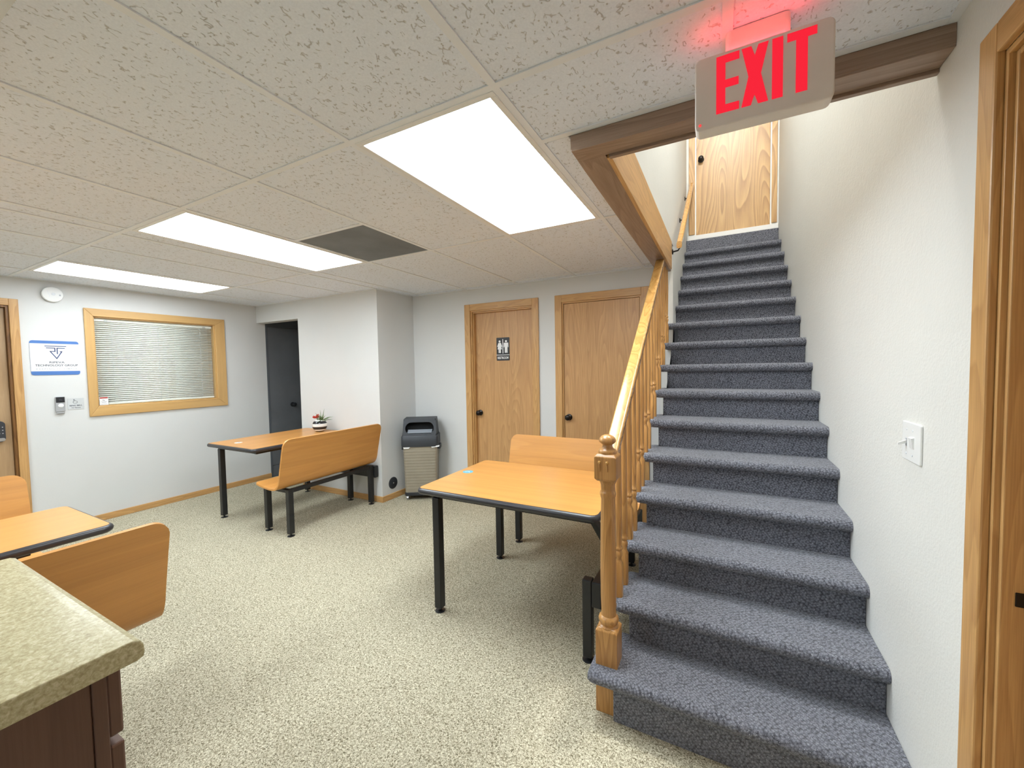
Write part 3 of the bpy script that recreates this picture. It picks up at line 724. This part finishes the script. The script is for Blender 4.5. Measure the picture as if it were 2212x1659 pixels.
# ================================================================== BOOTH SETS
def shell(fn, v0, sgn, u0, u1):
    """bent plywood bench: profile in (v, z), length in u"""
    P = [(0.0, 0.452), (0.05, 0.440), (0.11, 0.430), (0.18, 0.422), (0.235, 0.420), (0.275, 0.425), (0.305, 0.440), (0.327, 0.468), (0.340, 0.505), (0.352, 0.560), (0.368, 0.630), (0.388, 0.715), (0.407, 0.790), (0.422, 0.852)]
    # resample by arc length
    S = [0.0]
    for a, c in zip(P[:-1], P[1:]): S.append(S[-1] + math.hypot(c[0] - a[0], c[1] - a[1]))
    tot = S[-1]; ss = sorted(set([tot * i / 40 for i in range(41)] + [tot - 0.002, tot - 0.008, 0.004]))
    def at(s_):
        for i in range(len(S) - 1):
            if s_ <= S[i + 1] + 1e-9:
                t = (s_ - S[i]) / (S[i + 1] - S[i]); return (P[i][0] + t * (P[i + 1][0] - P[i][0]), P[i][1] + t * (P[i + 1][1] - P[i][1]))
        return P[-1]
    Rb, Rf = 0.062, 0.030
    b = MB(); nu = 10; rows_ = []
    for s_ in ss:
        v, z = at(s_); ins = 0.0
        if tot - s_ < Rb: q = Rb - (tot - s_); ins = Rb - math.sqrt(max(0, Rb * Rb - q * q))
        elif s_ < Rf: q = Rf - s_; ins = Rf - math.sqrt(max(0, Rf * Rf - q * q))
        rows_.append([(u0 + ins + (u1 - u0 - 2 * ins) * i / nu, v0 + sgn * v, z) for i in range(nu + 1)])
    for r_ in rows_: b.v += [fn(*p) for p in r_]
    w_ = nu + 1
    for i in range(len(rows_) - 1):
        for j in range(nu): b.quad((i * w_ + j, i * w_ + j + 1, (i + 1) * w_ + j + 1, (i + 1) * w_ + j))
    return b
def fbox(fn, u0, u1, v0, v1, z0, z1):
    b = MB(); b.box(u0, u1, v0, v1, z0, z1); return b.mapped(fn)
def leg(fn, root, u, v, ztop_, name='leg', lift=0.022):
    h = 0.0225
    o = fbox(fn, u - h, u + h, v - h, v + h, lift, ztop_).build(name, 'black_metal', root, bevel=0.004)
    c = fn(u, v, 0)
    MB().lathe([(0.030, 0.0), (0.030, 0.003), (0.012, 0.007), (0.007, 0.010), (0.007, lift + 0.004)], (c[0], c[1], 0), 14).build('foot_glide', 'black_metal', o, smooth=True)
    return o
def tabletop(fn, root, u0, u1, v0, v1, lam):
    poly = rrect(u0 + 0.012, u1 - 0.012, v0 + 0.012, v1 - 0.012, 0.030, 5)
    b = MB(); b.prism(poly, lambda a, c, d: fn(a, c, d), 0.712, 0.7352); tp = b.build('tabletop', lam, root)
    b = MB(); loops = []
    for k in range(11):
        a = math.radians(-90 + 18 * k); e = 0.017 * math.cos(a)
        loops.append([fn(p[0], p[1], 0.7175 + 0.0172 * math.sin(a)) for p in rrect(u0 + 0.014 - e, u1 - 0.014 + e, v0 + 0.014 - e, v1 - 0.014 + e, 0.030 + e, 6)])
    n = len(loops[0]); bb = MB(); bb.loft(loops, cap=False); bb.build('edge_band', 'edge_rubber', tp, smooth=True)
    b = MB(); b.prism(rrect(u0 + 0.016, u1 - 0.016, v0 + 0.016, v1 - 0.016, 0.03, 3), lambda a, c, d: fn(a, c, d), 0.7015, 0.7118); b.build('underside', 'edge_rubber', tp)
    return tp
def booth(fn, lab, lam, base):
    root = empty('booth_table', base, lab, 'booth table', 'booth tables with attached bench')
    ua, ub = 0.095, 0.985
    tabletop(fn, root, 0.0, 1.06, 0.0, 0.765, lam)
    fbox(fn, ua - 0.02, ub + 0.03, 0.065, 0.095, 0.672, 0.7014).build('apron_bar', 'black_metal', root, bevel=0.003)
    fbox(fn, ua - 0.02, ub + 0.03, 0.66, 0.69, 0.672, 0.7014).build('apron_bar', 'black_metal', root, bevel=0.003)
    fbox(fn, ua - 0.02, ua + 0.02, 0.095, 0.66, 0.674, 0.7014).build('cross_bar', 'black_metal', root, bevel=0.003)
    leg(fn, root, ua, 0.080, 0.6725)
    leg(fn, root, ub, 0.080, 0.400)
    # channel joining table and bench at the wall end, with braces up to the top
    fbox(fn, ub + 0.0235, ub + 0.070, 0.058, 1.15, 0.275, 0.397).build('channel_beam', 'black_metal', root, bevel=0.005)
    for va, vb in ((0.38, 0.10), (0.38, 0.66)):
        b = MB(); b.tube([(ub + 0.047, va, 0.395), (ub + 0.02, vb, 0.690)], 0.022, 4, sq=True); b.mapped(fn).build('brace', 'black_metal', root)
    for u in (ua, ub):
        leg(fn, root, u, 0.800, 0.392, 'bench_leg'); leg(fn, root, u, 1.110, 0.405, 'bench_leg')
        fbox(fn, u - 0.018, u + 0.018, 0.8225, 1.0875, 0.374, 0.404).build('bench_crossbar', 'black_metal', root, bevel=0.003)
    fbox(fn, ua + 0.0225, ub - 0.0225, 1.090, 1.125, 0.372, 0.405).build('bench_rail', 'black_metal', root, bevel=0.003)
    fbox(fn, ua + 0.0225, ub - 0.0225, 0.93, 0.96, 0.380, 0.410).build('bench_rail', 'black_metal', root, bevel=0.003)
    bs = shell(fn, 0.805, 1, -0.015, 1.045).build('bench_shell', lam, root, smooth=True, solid=0.014)
    c = fn(ub + 0.071, 1.11, 0.30)
    b = MB(); b.lathe([(0.009, -0.004), (0.009, 0.006), (0.004, 0.009)], (ub + 0.070, 1.11, 0.30), 12, axis='x'); b.mapped(fn).build('bolt', 'steel', root, smooth=True)
    return root
FA = lambda u, v, z: (-1.55 + u, 1.745 + v, z)
FB = lambda u, v, z: (-4.375 + v, 2.015 + u, z)
booth(FA, 'orange wood booth table with bench next to the stairs, blue sticker on top', 'laminate_x', (-1.0, 2.4, 0))
booth(FB, 'orange wood booth table with bench against the jutting wall, striped vase on top', 'laminate_y', (-3.8, 2.5, 0))
# double sided booth at the left edge
FC = lambda u, v, z: (-3.03 + v, 0.755 - u, z)
rc = empty('booth_table', (-2.735, 0.3, 0), 'orange wood booth table with two facing benches behind the counter', 'booth table', 'booth tables with attached bench')
tabletop(FC, rc, 0.0, 1.06, 0.0, 0.59, 'laminate_y')
for u in (0.26, 0.95):
    leg(FC, rc, u, 0.295, 0.6725)
    fbox(FC, u - 0.02, u + 0.02, 0.08, 0.51, 0.6726, 0.7014).build('cross_bar', 'black_metal', rc, bevel=0.003)
    fbox(FC, u + 0.0235, u + 0.06, -0.45, 1.04, 0.300, 0.372).build('channel_beam', 'black_metal', rc, bevel=0.004)
    for v in (0.74, 1.02, -0.15, -0.43):
        leg(FC, rc, u, v, 0.405 if v in (1.02, -0.43) else 0.392, 'bench_leg')
shell(FC, 0.715, 1, 0.015, 1.06).build('bench_shell', 'laminate_y', rc, smooth=True, solid=0.014)
shell(FC, -0.105, -1, 0.03, 1.06).build('bench_shell', 'laminate_y', rc, smooth=True, solid=0.014)
# stickers on the tables
def sticker(c, mats, lab, r=0.034):
    s_ = empty('table_sticker', (c[0], c[1], 0.7352), lab, 'sticker')
    MB().lathe([(r, 0.0), (r, 0.0006)], (c[0], c[1], 0.7352), 28).build('disc', mats[0], s_)
    b = MB(); strokes(b, [(c[0] - 0.015, c[1] - 0.006), (c[0] + 0.002, c[1] + 0.008), (c[0] + 0.014, c[1] - 0.004)], 0.007, lambda a, d, e: (a, d, 0.7358 + e), 0, 0.0005); b.build('print_mark', mats[1], s_)
sticker((-1.470, 2.165), ('sticker_blue', 'sticker_white'), 'round light blue sticker on the table beside the stairs')
sticker((-4.10, 2.165), ('sticker_white', 'ink_pale'), 'round white sticker on the table with the striped vase')

# ================================================================== VASE
vz = 0.7352; vc = (-3.965, 2.945)
vs_ = empty('potted_plant', (vc[0], vc[1], vz), 'small air plant with red bloom in a black and white striped vase', 'plant')
prof = [(0.048, 0.0), (0.056, 0.004), (0.062, 0.010), (0.080, 0.026), (0.0895, 0.042), (0.0925, 0.054), (0.093, 0.068), (0.089, 0.084), (0.082, 0.097), (0.068, 0.110), (0.050, 0.119), (0.040, 0.122), (0.036, 0.118), (0.036, 0.09)]
mi = [1, 1, 0, 0, 1, 0, 0, 1, 1, 0, 0, 0, 0]
mi = [1, 1, 0, 1, 1, 0, 0, 1, 1, 0, 0, 0, 0]
MB().lathe([(r_ * 0.82, h_ * 1.06) for r_, h_ in prof], (vc[0], vc[1], vz), 32, mi=mi).build('vase', ['vase_white', 'vase_black'], vs_, smooth=True)
def blade(base, az, el, ln, curl, w_):
    pts = []; p = Vector(base); d = Vector((math.cos(az) * math.cos(el), math.sin(az) * math.cos(el), math.sin(el)))
    for i in range(7):
        pts.append(tuple(p)); p = p + d * ln / 6; d = (d + Vector((0, 0, -curl / 6))).normalized()
    return MB().tube(pts, [w_, w_ * 1.1, w_, w_ * 0.85, w_ * 0.65, w_ * 0.4, w_ * 0.1], 5).build('leaf', 'leaf_green', vs_, smooth=True)
gb = (vc[0] + 0.030, vc[1] + 0.004, vz + 0.118)
for i in range(20):
    a = R.uniform(-1.5, 1.6) + (0 if i % 4 else 2.4); blade(gb, a, R.uniform(0.0, 1.35), R.uniform(0.09, 0.15), R.uniform(0.0, 0.6), 0.0042)
for i in range(3): blade((vc[0] - 0.01, vc[1], vz + 0.118), R.uniform(0, 6.28), R.uniform(0.8, 1.3), 0.06, 0.1, 0.004)
fc = Vector((vc[0] - 0.038, vc[1] - 0.01, vz + 0.150))
MB().tube([(vc[0] - 0.012, vc[1], vz + 0.11), tuple(fc)], 0.004, 6).build('flower_stem', 'leaf_green', vs_)
for i in range(14):
    a = 2 * math.pi * i / 14 + R.uniform(-0.2, 0.2); e = R.uniform(-0.3, 1.1); d = Vector((math.cos(a) * math.cos(e), math.sin(a) * math.cos(e), math.sin(e)))
    MB().tube([tuple(fc), tuple(fc + d * 0.024), tuple(fc + d * 0.042 + Vector((0, 0, 0.006)))], [0.006, 0.008, 0.002], 6).build('petal', 'petal_red', vs_, smooth=True)

# ================================================================== TRASH CAN
az = math.radians(58); tu = Vector((math.sin(az), math.cos(az))); tn = Vector((-tu.y, tu.x))
P0 = Vector((-3.015, 3.215)); TWD, TDP = 0.365, 0.235
tc_ = P0 + tu * TWD / 2 + tn * TDP / 2
tr_ = empty('trash_can', (tc_.x, tc_.y, 0), 'tan ribbed trash can with dark hooded lid on casters', 'trash can')
def TF(a, b, z): q = P0 + tu * (TWD / 2 + a) + tn * (TDP / 2 + b); return (q.x, q.y, z)
def tloop(hw_, hd, z, r): return [TF(a, b, z) for a, b in rrect(-hw_, hw_, -hd, hd, r, 4)]
b = MB(); loops = []
nz = 64
for i in range(nz + 1):
    t = i / nz; z = 0.085 + t * 0.495; e = 0.0010 * (1 if (i % 4) in (1, 2) else -1) if 4 < i < nz - 4 else 0
    loops.append(tloop(0.168 + 0.012 * t + e, 0.105 + 0.012 * t + e, z, 0.025))
b.loft(loops); b.build('body', 'bin_tan', tr_, smooth=True)
b = MB(); b.loft([tloop(0.172, 0.109, 0.048, 0.025), tloop(0.174, 0.111, 0.085, 0.025)]); b.build('base', 'dark_plastic', tr_, bevel=0.004)
b = MB(); b.loft([tloop(0.191, 0.126, 0.578, 0.025), tloop(0.196, 0.130, 0.60, 0.028), tloop(0.194, 0.128, 0.690, 0.028), tloop(0.186, 0.120, 0.700, 0.026)]); lid = b.build('lid', 'lid_plastic', tr_, smooth=True)
# hood: sloped front with a stadium opening
b = MB(); n = 40
def front(a, z): t = (z - 0.698) / 0.18; return TF(a * (1 - 0.06 * t), -0.118 + 0.045 * t, z)
z0h, z1h, wh = 0.698, 0.872, 0.180
outer, inner, deep = [], [], []
for i in range(n):
    a = 2 * math.pi * i / n; c, s_ = math.cos(a), math.sin(a)
    k = min(wh / max(abs(c), 1e-6), 0.087 / max(abs(s_), 1e-6)); outer.append((c * k, 0.785 + s_ * k))
    rr = 0.062; sx = 0.093
    inner.append(((sx if c > 0 else -sx) + c * rr, 0.776 + s_ * rr))
v0 = len(b.v); b.v += [front(*p) for p in outer] + [front(*p) for p in inner]
b.v += [tuple(Vector(front(*p)) + Vector((tn.x, tn.y, 0)) * 0.10) for p in inner]
for i in range(n):
    j = (i + 1) % n; b.quad((v0 + i, v0 + j, v0 + n + j, v0 + n + i), 0); b.quad((v0 + n + i, v0 + n + j, v0 + 2 * n + j, v0 + 2 * n + i), 1 if inner[i][1] > 0.735 else 2)
b.f.append(tuple(v0 + 2 * n + i for i in range(n))); b.m.append(1)
A, Bq = 0.180, 0.169
c8 = [front(-A, z0h), front(A, z0h), TF(A, 0.118, z0h), TF(-A, 0.118, z0h), front(-A, z1h), front(A, z1h), TF(Bq, 0.095, z1h + 0.006), TF(-Bq, 0.095, z1h + 0.006)]
v1 = len(b.v); b.v += c8
for q in ((1, 2, 6, 5), (2, 3, 7, 6), (3, 0, 4, 7), (4, 5, 6, 7)): b.quad([v1 + i for i in q], 0)
b.build('hood', ['lid_plastic', 'void_black', 'flap_grey'], tr_)
bb = MB(); bb.loft([[TF(-0.125, -0.104, 0.724), TF(0.125, -0.104, 0.724), TF(0.130, -0.050, 0.752), TF(-0.130, -0.050, 0.752)], [TF(-0.125, -0.104, 0.727), TF(0.125, -0.104, 0.727), TF(0.130, -0.050, 0.755), TF(-0.130, -0.050, 0.755)]]); bb.build('flap', 'flap_grey', tr_)
for s_ in (-1, 1):
    bb = MB(); bb.box(s_ * 0.190 - 0.012, s_ * 0.200 + 0.012, -0.06, 0.06, 0.540, 0.585); bb.mapped(TF).build('handle', 'dark_plastic', tr_, bevel=0.004)
bb = MB(); bb.loft([[TF(-0.175, -0.119, 0.578), TF(-0.10, -0.121, 0.578), TF(-0.115, -0.123, 0.562), TF(-0.165, -0.122, 0.560)], [TF(-0.175, -0.123, 0.579), TF(-0.10, -0.126, 0.579), TF(-0.115, -0.128, 0.563), TF(-0.165, -0.127, 0.561)]]); bb.build('bag_edge', 'bag_white', tr_)
bb = MB(); bb.loft([[TF(0.12, -0.121, 0.577), TF(0.21, -0.119, 0.592), TF(0.205, -0.121, 0.575), TF(0.13, -0.123, 0.566)], [TF(0.12, -0.126, 0.578), TF(0.21, -0.126, 0.593), TF(0.205, -0.127, 0.576), TF(0.13, -0.128, 0.567)]]); bb.build('bag_edge', 'bag_white', tr_)
for a in (-0.145, 0.145):
    for d in (-0.085, 0.085):
        bb = MB(); bb.lathe([(0.012, -0.010), (0.022, -0.009), (0.022, 0.009), (0.012, 0.010)], (a, d, 0.0225), 16, axis='x'); bb.box(a - 0.014, a + 0.014, d - 0.010, d + 0.010, 0.036, 0.049)
        bb.mapped(TF).build('caster', 'steel' if d < 0 else 'dark_plastic', tr_)

# ================================================================== WALL ITEMS
# round cover on the return wall
rcv = empty('wall_cover_plate', (XJ, 3.238, 0.17), 'round black cover plate low on the wall beside the trash can', 'cover plate')
MB().lathe([(0.064, 0.0), (0.064, 0.003), (0.056, 0.006), (0.010, 0.007)], (XJ, 3.238, 0.17), 32, axis='x').build('plate', 'dark_plastic', rcv, smooth=True)
MB().lathe([(0.008, 0.006), (0.008, 0.010), (0.004, 0.012)], (XJ, 3.238, 0.17), 14, axis='x').build('screw', 'steel', rcv, smooth=True)
# restroom sign on the door
yd = YR + 0.055
sg = empty('restroom_sign', (-2.03, yd, 1.60), 'black restroom sign with white woman and man figures on the oak door', 'sign')
fb = on_back(yd)
SX0, SX1 = -2.108, -1.955; SCX = (SX0 + SX1) / 2; Z0, Z1 = 1.482, 1.722
MB().prism(rrect(SX0, SX1, Z0, Z1, 0.006, 3), fb, 0, 0.004).build('plate', 'sign_black', sg)
fb2 = on_back(yd - 0.004)
MB().prism([(SX0, 1.538), (SX1, 1.538), (SX1, 1.5435), (SX0, 1.5435)], fb2, 0, 0.001).build('divider_line', 'sign_white', sg)
MB().prism([(SCX - 0.004, 1.556), (SCX + 0.004, 1.556), (SCX + 0.004, 1.705), (SCX - 0.004, 1.705)], fb2, 0, 0.001).build('center_bar', 'sign_white', sg)
def head(cx): return [(cx + 0.0115 * math.cos(i * math.pi / 8), 1.682 + 0.0115 * math.sin(i * math.pi / 8)) for i in range(16)]
cxw, cxm = SCX - 0.038, SCX + 0.038
b = MB(); b.prism(head(cxw), fb2, 0, 0.001)
b.prism([(cxw - 0.015, 1.667), (cxw + 0.015, 1.667), (cxw + 0.030, 1.628), (cxw + 0.023, 1.624), (cxw + 0.016, 1.640), (cxw + 0.026, 1.600), (cxw - 0.026, 1.600), (cxw - 0.016, 1.640), (cxw - 0.023, 1.624), (cxw - 0.030, 1.628)], fb2, 0, 0.001)
for s_ in (-1, 1): b.prism([(cxw + s_ * 0.0075 - 0.006, 1.600), (cxw + s_ * 0.0075 + 0.006, 1.600), (cxw + s_ * 0.0075 + 0.006, 1.562), (cxw + s_ * 0.0075 - 0.006, 1.562)], fb2, 0, 0.001)
b.build('woman_figure', 'sign_white', sg)
b = MB(); b.prism(head(cxm), fb2, 0, 0.001)
b.prism([(cxm - 0.026, 1.667), (cxm + 0.026, 1.667), (cxm + 0.028, 1.620), (cxm + 0.020, 1.620), (cxm + 0.0165, 1.650), (cxm + 0.0155, 1.562), (cxm + 0.002, 1.562), (cxm, 1.612), (cxm - 0.002, 1.562), (cxm - 0.0155, 1.562), (cxm - 0.0165, 1.650), (cxm - 0.020, 1.620), (cxm - 0.028, 1.620)], fb2, 0, 0.001)
b.build('man_figure', 'sign_white', sg)
text_part('lettering', 'RESTROOM', 'sign_white', sg, fb2, SCX, 1.511, 0.128, 0.026)
# company sign
cs = empty('company_sign', (XL, 1.305, 1.565), 'white company sign with blue bands and an arrow shaped logo', 'sign')
a0, a1, b0, b1 = 1.155, 1.455, 1.413, 1.717
MB().prism(rrect(a0, a1, b0, b1, 0.018, 4), fl_, 0, 0.004).build('board', 'sign_blue', cs)
fl2 = on_left(XL + 0.004)
MB().prism([(a0, b0 + 0.034), (a1, b0 + 0.034), (a1, b1 - 0.026), (a0, b1 - 0.026)], fl2, 0, 0.0006).build('white_field', 'sign_white', cs)
fl3 = on_left(XL + 0.0046)
def SG(px, py): return (a0 + (px - 40) / 985 * (a1 - a0), b1 - (py - 150) / 675 * (b1 - b0))
b = MB(); wd = 0.0068
for pl in ([(333, 256), (750, 256)], [(362, 293), (526, 293), (526, 360), (432, 360), (556, 500), (664, 362), (632, 362)], [(720, 293), (572, 293), (572, 405)]):
    strokes(b, [SG(*p) for p in pl], wd, fl3, 0, 0.0008)
b.build('logo', 'ink_navy', cs)
c_ = SG(556, 575); text_part('lettering', 'RIPEVA', 'ink_grey', cs, fl3, c_[0], c_[1], 0.094, 0.0165)
c_ = SG(553, 634); text_part('lettering', 'TECHNOLOGY GROUP', 'ink_grey', cs, fl3, c_[0], c_[1], 0.262, 0.0185)
c_ = SG(550, 706); text_part('lettering', 'K E E P I N G   I T   S I M P L E', 'ink_pale', cs, fl3, c_[0], c_[1], 0.250, 0.0105)
# doorbell
bell = empty('doorbell', (XL, 1.312, 1.15), 'silver and black video doorbell on the wall under the company sign', 'doorbell')
MB().box(XL, XL + 0.022, 1.282, 1.342, 1.080, 1.215).build('body', 'silver_plastic', bell, bevel=0.005, seg=3)
MB().box(XL + 0.0215, XL + 0.025, 1.285, 1.339, 1.164, 1.213).build('camera_face', 'sign_black', bell, bevel=0.001)
MB().lathe([(0.011, 0.0), (0.011, 0.003), (0.005, 0.004)], (XL + 0.025, 1.312, 1.184), 18, axis='x').build('lens', 'dark_plastic', bell, smooth=True)
MB().lathe([(0.018, 0.0), (0.018, 0.002), (0.014, 0.004), (0.002, 0.0045)], (XL + 0.022, 1.314, 1.135), 24, axis='x').build('button', 'white_plastic', bell, smooth=True)
MB().box(XL, XL + 0.018, 1.286, 1.338, 1.062, 1.0798).build('wedge_mount', 'silver_plastic', bell, bevel=0.004)
# ring bell plate
rb = empty('bell_sign', (XL, 1.415, 1.14), 'small clear plate with pointing hand reading ring bell', 'sign')
MB().prism(rrect(1.362, 1.468, 1.092, 1.194, 0.003, 2), fl_, 0, 0.003).build('plate', 'sign_clear', rb)
f3 = on_left(XL + 0.003)
ring = [(1.410 + 0.014 * math.cos(i * math.pi / 8), 1.159 + 0.012 * math.sin(i * math.pi / 8)) for i in range(17)]
b = MB(); strokes(b, ring, 0.0022, f3, 0, 0.0008); strokes(b, [(1.402, 1.170), (1.399, 1.184), (1.405, 1.186), (1.409, 1.172)], 0.0022, f3, 0, 0.0008); b.build('hand_symbol', 'ink_grey', rb)
text_part('lettering', 'RING BELL', 'ink_grey', rb, f3, 1.414, 1.1275, 0.082, 0.0125)
text_part('lettering', 'For Service', 'ink_grey', rb, f3, 1.414, 1.108, 0.058, 0.0085)
# smoke detector
sd = empty('smoke_detector', (XL, 1.305, 2.128), 'round white smoke detector high on the wall above the company sign', 'smoke detector')
MB().lathe([(0.060, 0.0), (0.060, 0.010), (0.066, 0.012), (0.068, 0.022), (0.064, 0.034), (0.050, 0.038), (0.002, 0.040)], (XL, 1.305, 2.128), 36, axis='x').build('body', 'white_plastic', sd, smooth=True)
MB().lathe([(0.013, 0.038), (0.013, 0.0415), (0.010, 0.043)], (XL, 1.308, 2.130), 20, axis='x').build('test_button', 'grid_white', sd, smooth=True)
b = MB(); strokes(b, [(1.272, 2.155), (1.276, 2.135), (1.284, 2.120), (1.282, 2.100)], 0.002, on_left(XL + 0.0375), 0, 0.0025); b.build('seam', 'grid_white', sd)
b = MB(); b.prism([(1.343, 2.118), (1.353, 2.118), (1.353, 2.130), (1.343, 2.130)], on_left(XL + 0.0375), 0, 0.002); b.build('print_mark', 'ink_pale', sd)
# light switch
sw = empty('light_switch', (XR, 1.611, 1.169), 'white two gang light switch plate on the textured wall by the stairs', 'light switch')
fr_ = on_right(XR)
MB().prism(rrect(1.546, 1.677, 1.111, 1.228, 0.005, 3), fr_, 0, 0.006).build('plate', 'white_plastic', sw, bevel=0.002)
b = MB(); b.prism([(1.638, 1.154), (1.648, 1.154), (1.648, 1.178), (1.638, 1.178)], on_right(XR - 0.006), 0, 0.0008); b.build('toggle_slot', 'ink_pale', sw)
b = MB(); b.loft([[(XR - 0.006, 1.640, 1.162), (XR - 0.006, 1.646, 1.162), (XR - 0.006, 1.646, 1.172), (XR - 0.006, 1.640, 1.172)], [(XR - 0.026, 1.641, 1.155), (XR - 0.026, 1.645, 1.155), (XR - 0.026, 1.645, 1.162), (XR - 0.026, 1.641, 1.162)]]); b.build('toggle', 'white_plastic', sw)
b = MB(); b.loft([[(XR - 0.006, 1.586, 1.152), (XR - 0.006, 1.612, 1.152), (XR - 0.006, 1.612, 1.186), (XR - 0.006, 1.586, 1.186)], [(XR - 0.0085, 1.587, 1.153), (XR - 0.0085, 1.611, 1.153), (XR - 0.013, 1.611, 1.184), (XR - 0.013, 1.587, 1.184)]]); b.build('rocker', 'white_plastic', sw)
for yy, zz in ((1.643, 1.205), (1.643, 1.131), (1.599, 1.205), (1.599, 1.131)):
    MB().lathe([(0.0035, 0.0), (0.0035, -0.001)], (XR - 0.006, yy, zz), 10, axis='x').build('screw', 'grid_white', sw)

# ================================================================== EXIT SIGN
EY = 1.163; ex0, ex1, ez0, ez1 = -0.0656, 0.2205, 2.009, 2.188
ex = empty('exit_sign', (0.078, EY + 0.02, H), 'lit red EXIT sign hanging from the ceiling before the stairs', 'exit sign')
fe = on_back(EY)
MB().prism(rrect(ex0, ex1, ez0, ez1, 0.014, 4), fe, -0.045, 0.0).build('housing', 'exit_housing', ex, bevel=0.004, seg=3)
MB().prism(rrect(0.003, 0.140, 1.181, 1.262, 0.012, 4), lambda a, c, d: (a, c, d), ez1 - 0.012, H + 0.0035).build('canopy', 'exit_housing', ex, bevel=0.004)
wd_, hh = ex1 - ex0, ez1 - ez0
lz0, lz1 = ez0 + 0.175 * hh, ez0 + 0.945 * hh
def EX(fx, fz): return (ex0 + fx * wd_, lz0 + fz * (lz1 - lz0))
def letter(polys):
    b = MB()
    for pl in polys: b.prism([EX(*p) for p in pl], fe, -0.001, 0.0012)
    b.build('letter', 'exit_red', ex)
letter([[(0.170, 0), (0.345, 0), (0.345, 0.135), (0.240, 0.135), (0.240, 0.43), (0.340, 0.43), (0.340, 0.565), (0.240, 0.565), (0.240, 0.865), (0.345, 0.865), (0.345, 1), (0.170, 1)]])
letter([[(0.362, 0), (0.432, 0), (0.458, 0.17), (0.484, 0.0), (0.556, 0), (0.503, 0.50), (0.556, 1), (0.484, 1), (0.458, 0.83), (0.432, 1), (0.362, 1), (0.413, 0.50)]])
letter([[(0.582, 0), (0.657, 0), (0.657, 1), (0.582, 1)]])
letter([[(0.745, 0), (0.822, 0), (0.822, 0.865), (0.882, 0.865), (0.882, 1), (0.685, 1), (0.685, 0.865), (0.745, 0.865)]])
b = MB(); b.lathe([(0.003, 0.0), (0.003, -0.002), (0.001, -0.003)], (ex0 + 0.012, EY, ez0 + 0.014), 10, axis='y'); b.build('indicator_lamp', 'led_red', ex)
b = MB(); b.box(ex0 + 0.012, ex1 - 0.05, EY + 0.005, EY + 0.012, ez1 - 0.0005, ez1 + 0.0008); b.build('light_slot', 'exit_leak', ex)

# unseen dome lamp, placed out of view to brighten the upper stairwell
dl = empty('unseen_stairwell_lamp', (0.07, 2.5, 5.25), 'unseen round dome lamp placed on the ceiling high above the stairs', 'ceiling light')
MB().lathe([(0.17, 0.0), (0.17, -0.02), (0.155, -0.025)], (0.07, 2.5, 5.25), 28).build('lamp_base', 'white_metal', dl, smooth=True)
MB().lathe([(0.150, -0.025), (0.140, -0.055), (0.105, -0.085), (0.05, -0.10), (0.004, -0.104)], (0.07, 2.5, 5.25), 28).build('lamp_globe', 'dome_glow', dl, smooth=True)

# ================================================================== COUNTER
CX0, CX1, CY0, CY1 = -1.752, -0.985, -0.33, 0.335
ct = empty('base_cabinet', (-1.37, 0.0, 0), 'dark brown base cabinet under the speckled countertop', 'cabinet')
MB().box(CX0 + 0.02, -1.022, CY0 + 0.02, 0.268, 0.09, 0.868).build('body', 'cabinet_brown', ct, bevel=0.002)
MB().box(CX0 + 0.02, -1.028, CY0 + 0.02, 0.21, 0.0, 0.09).build('toe_kick', 'cabinet_brown', ct)
MB().box(CX0 + 0.02, -1.018, 0.268, 0.289, 0.09, 0.868).build('face_frame', 'cabinet_brown', ct, bevel=0.002)
b = MB(); b.box(CX0 + 0.03, -1.024, 0.289, 0.311, 0.725, 0.855); dw = b.build('drawer_front', 'cabinet_brown', ct, bevel=0.004)
b = MB(); b.tube([(-1.42, 0.311, 0.79), (-1.42, 0.335, 0.79), (-1.32, 0.335, 0.79), (-1.32, 0.311, 0.79)], 0.004, 8); b.build('handle', 'steel', dw, smooth=True)
for x0_, x1_ in ((CX0 + 0.03, -1.39), (-1.385, -1.024)):
    d_ = MB().box(x0_, x1_, 0.289, 0.311, 0.105, 0.708).build('cabinet_door', 'cabinet_brown', ct, bevel=0.004)
    b = MB(); xx = x1_ - 0.04 if x0_ < -1.5 else x0_ + 0.04; b.tube([(xx, 0.311, 0.60), (xx, 0.335, 0.60), (xx, 0.335, 0.69), (xx, 0.311, 0.69)], 0.004, 8); b.build('handle', 'steel', d_, smooth=True)
prof = [(CY0, 0.868), (CY1 - 0.012, 0.868), (CY1 - 0.002, 0.872), (CY1, 0.880), (CY1 - 0.001, 0.895), (CY1 - 0.006, 0.905), (CY1 - 0.016, 0.910), (CY1 - 0.03, 0.9105), (CY0, 0.9095)]
b = MB(); b.prism(prof, lambda a, c, d: (d, a, c), CX0, CX1)
tag(b.build('countertop', 'counter_laminate', None, bevel=0.002), 'beige speckled laminate countertop in the lower left corner', 'countertop')
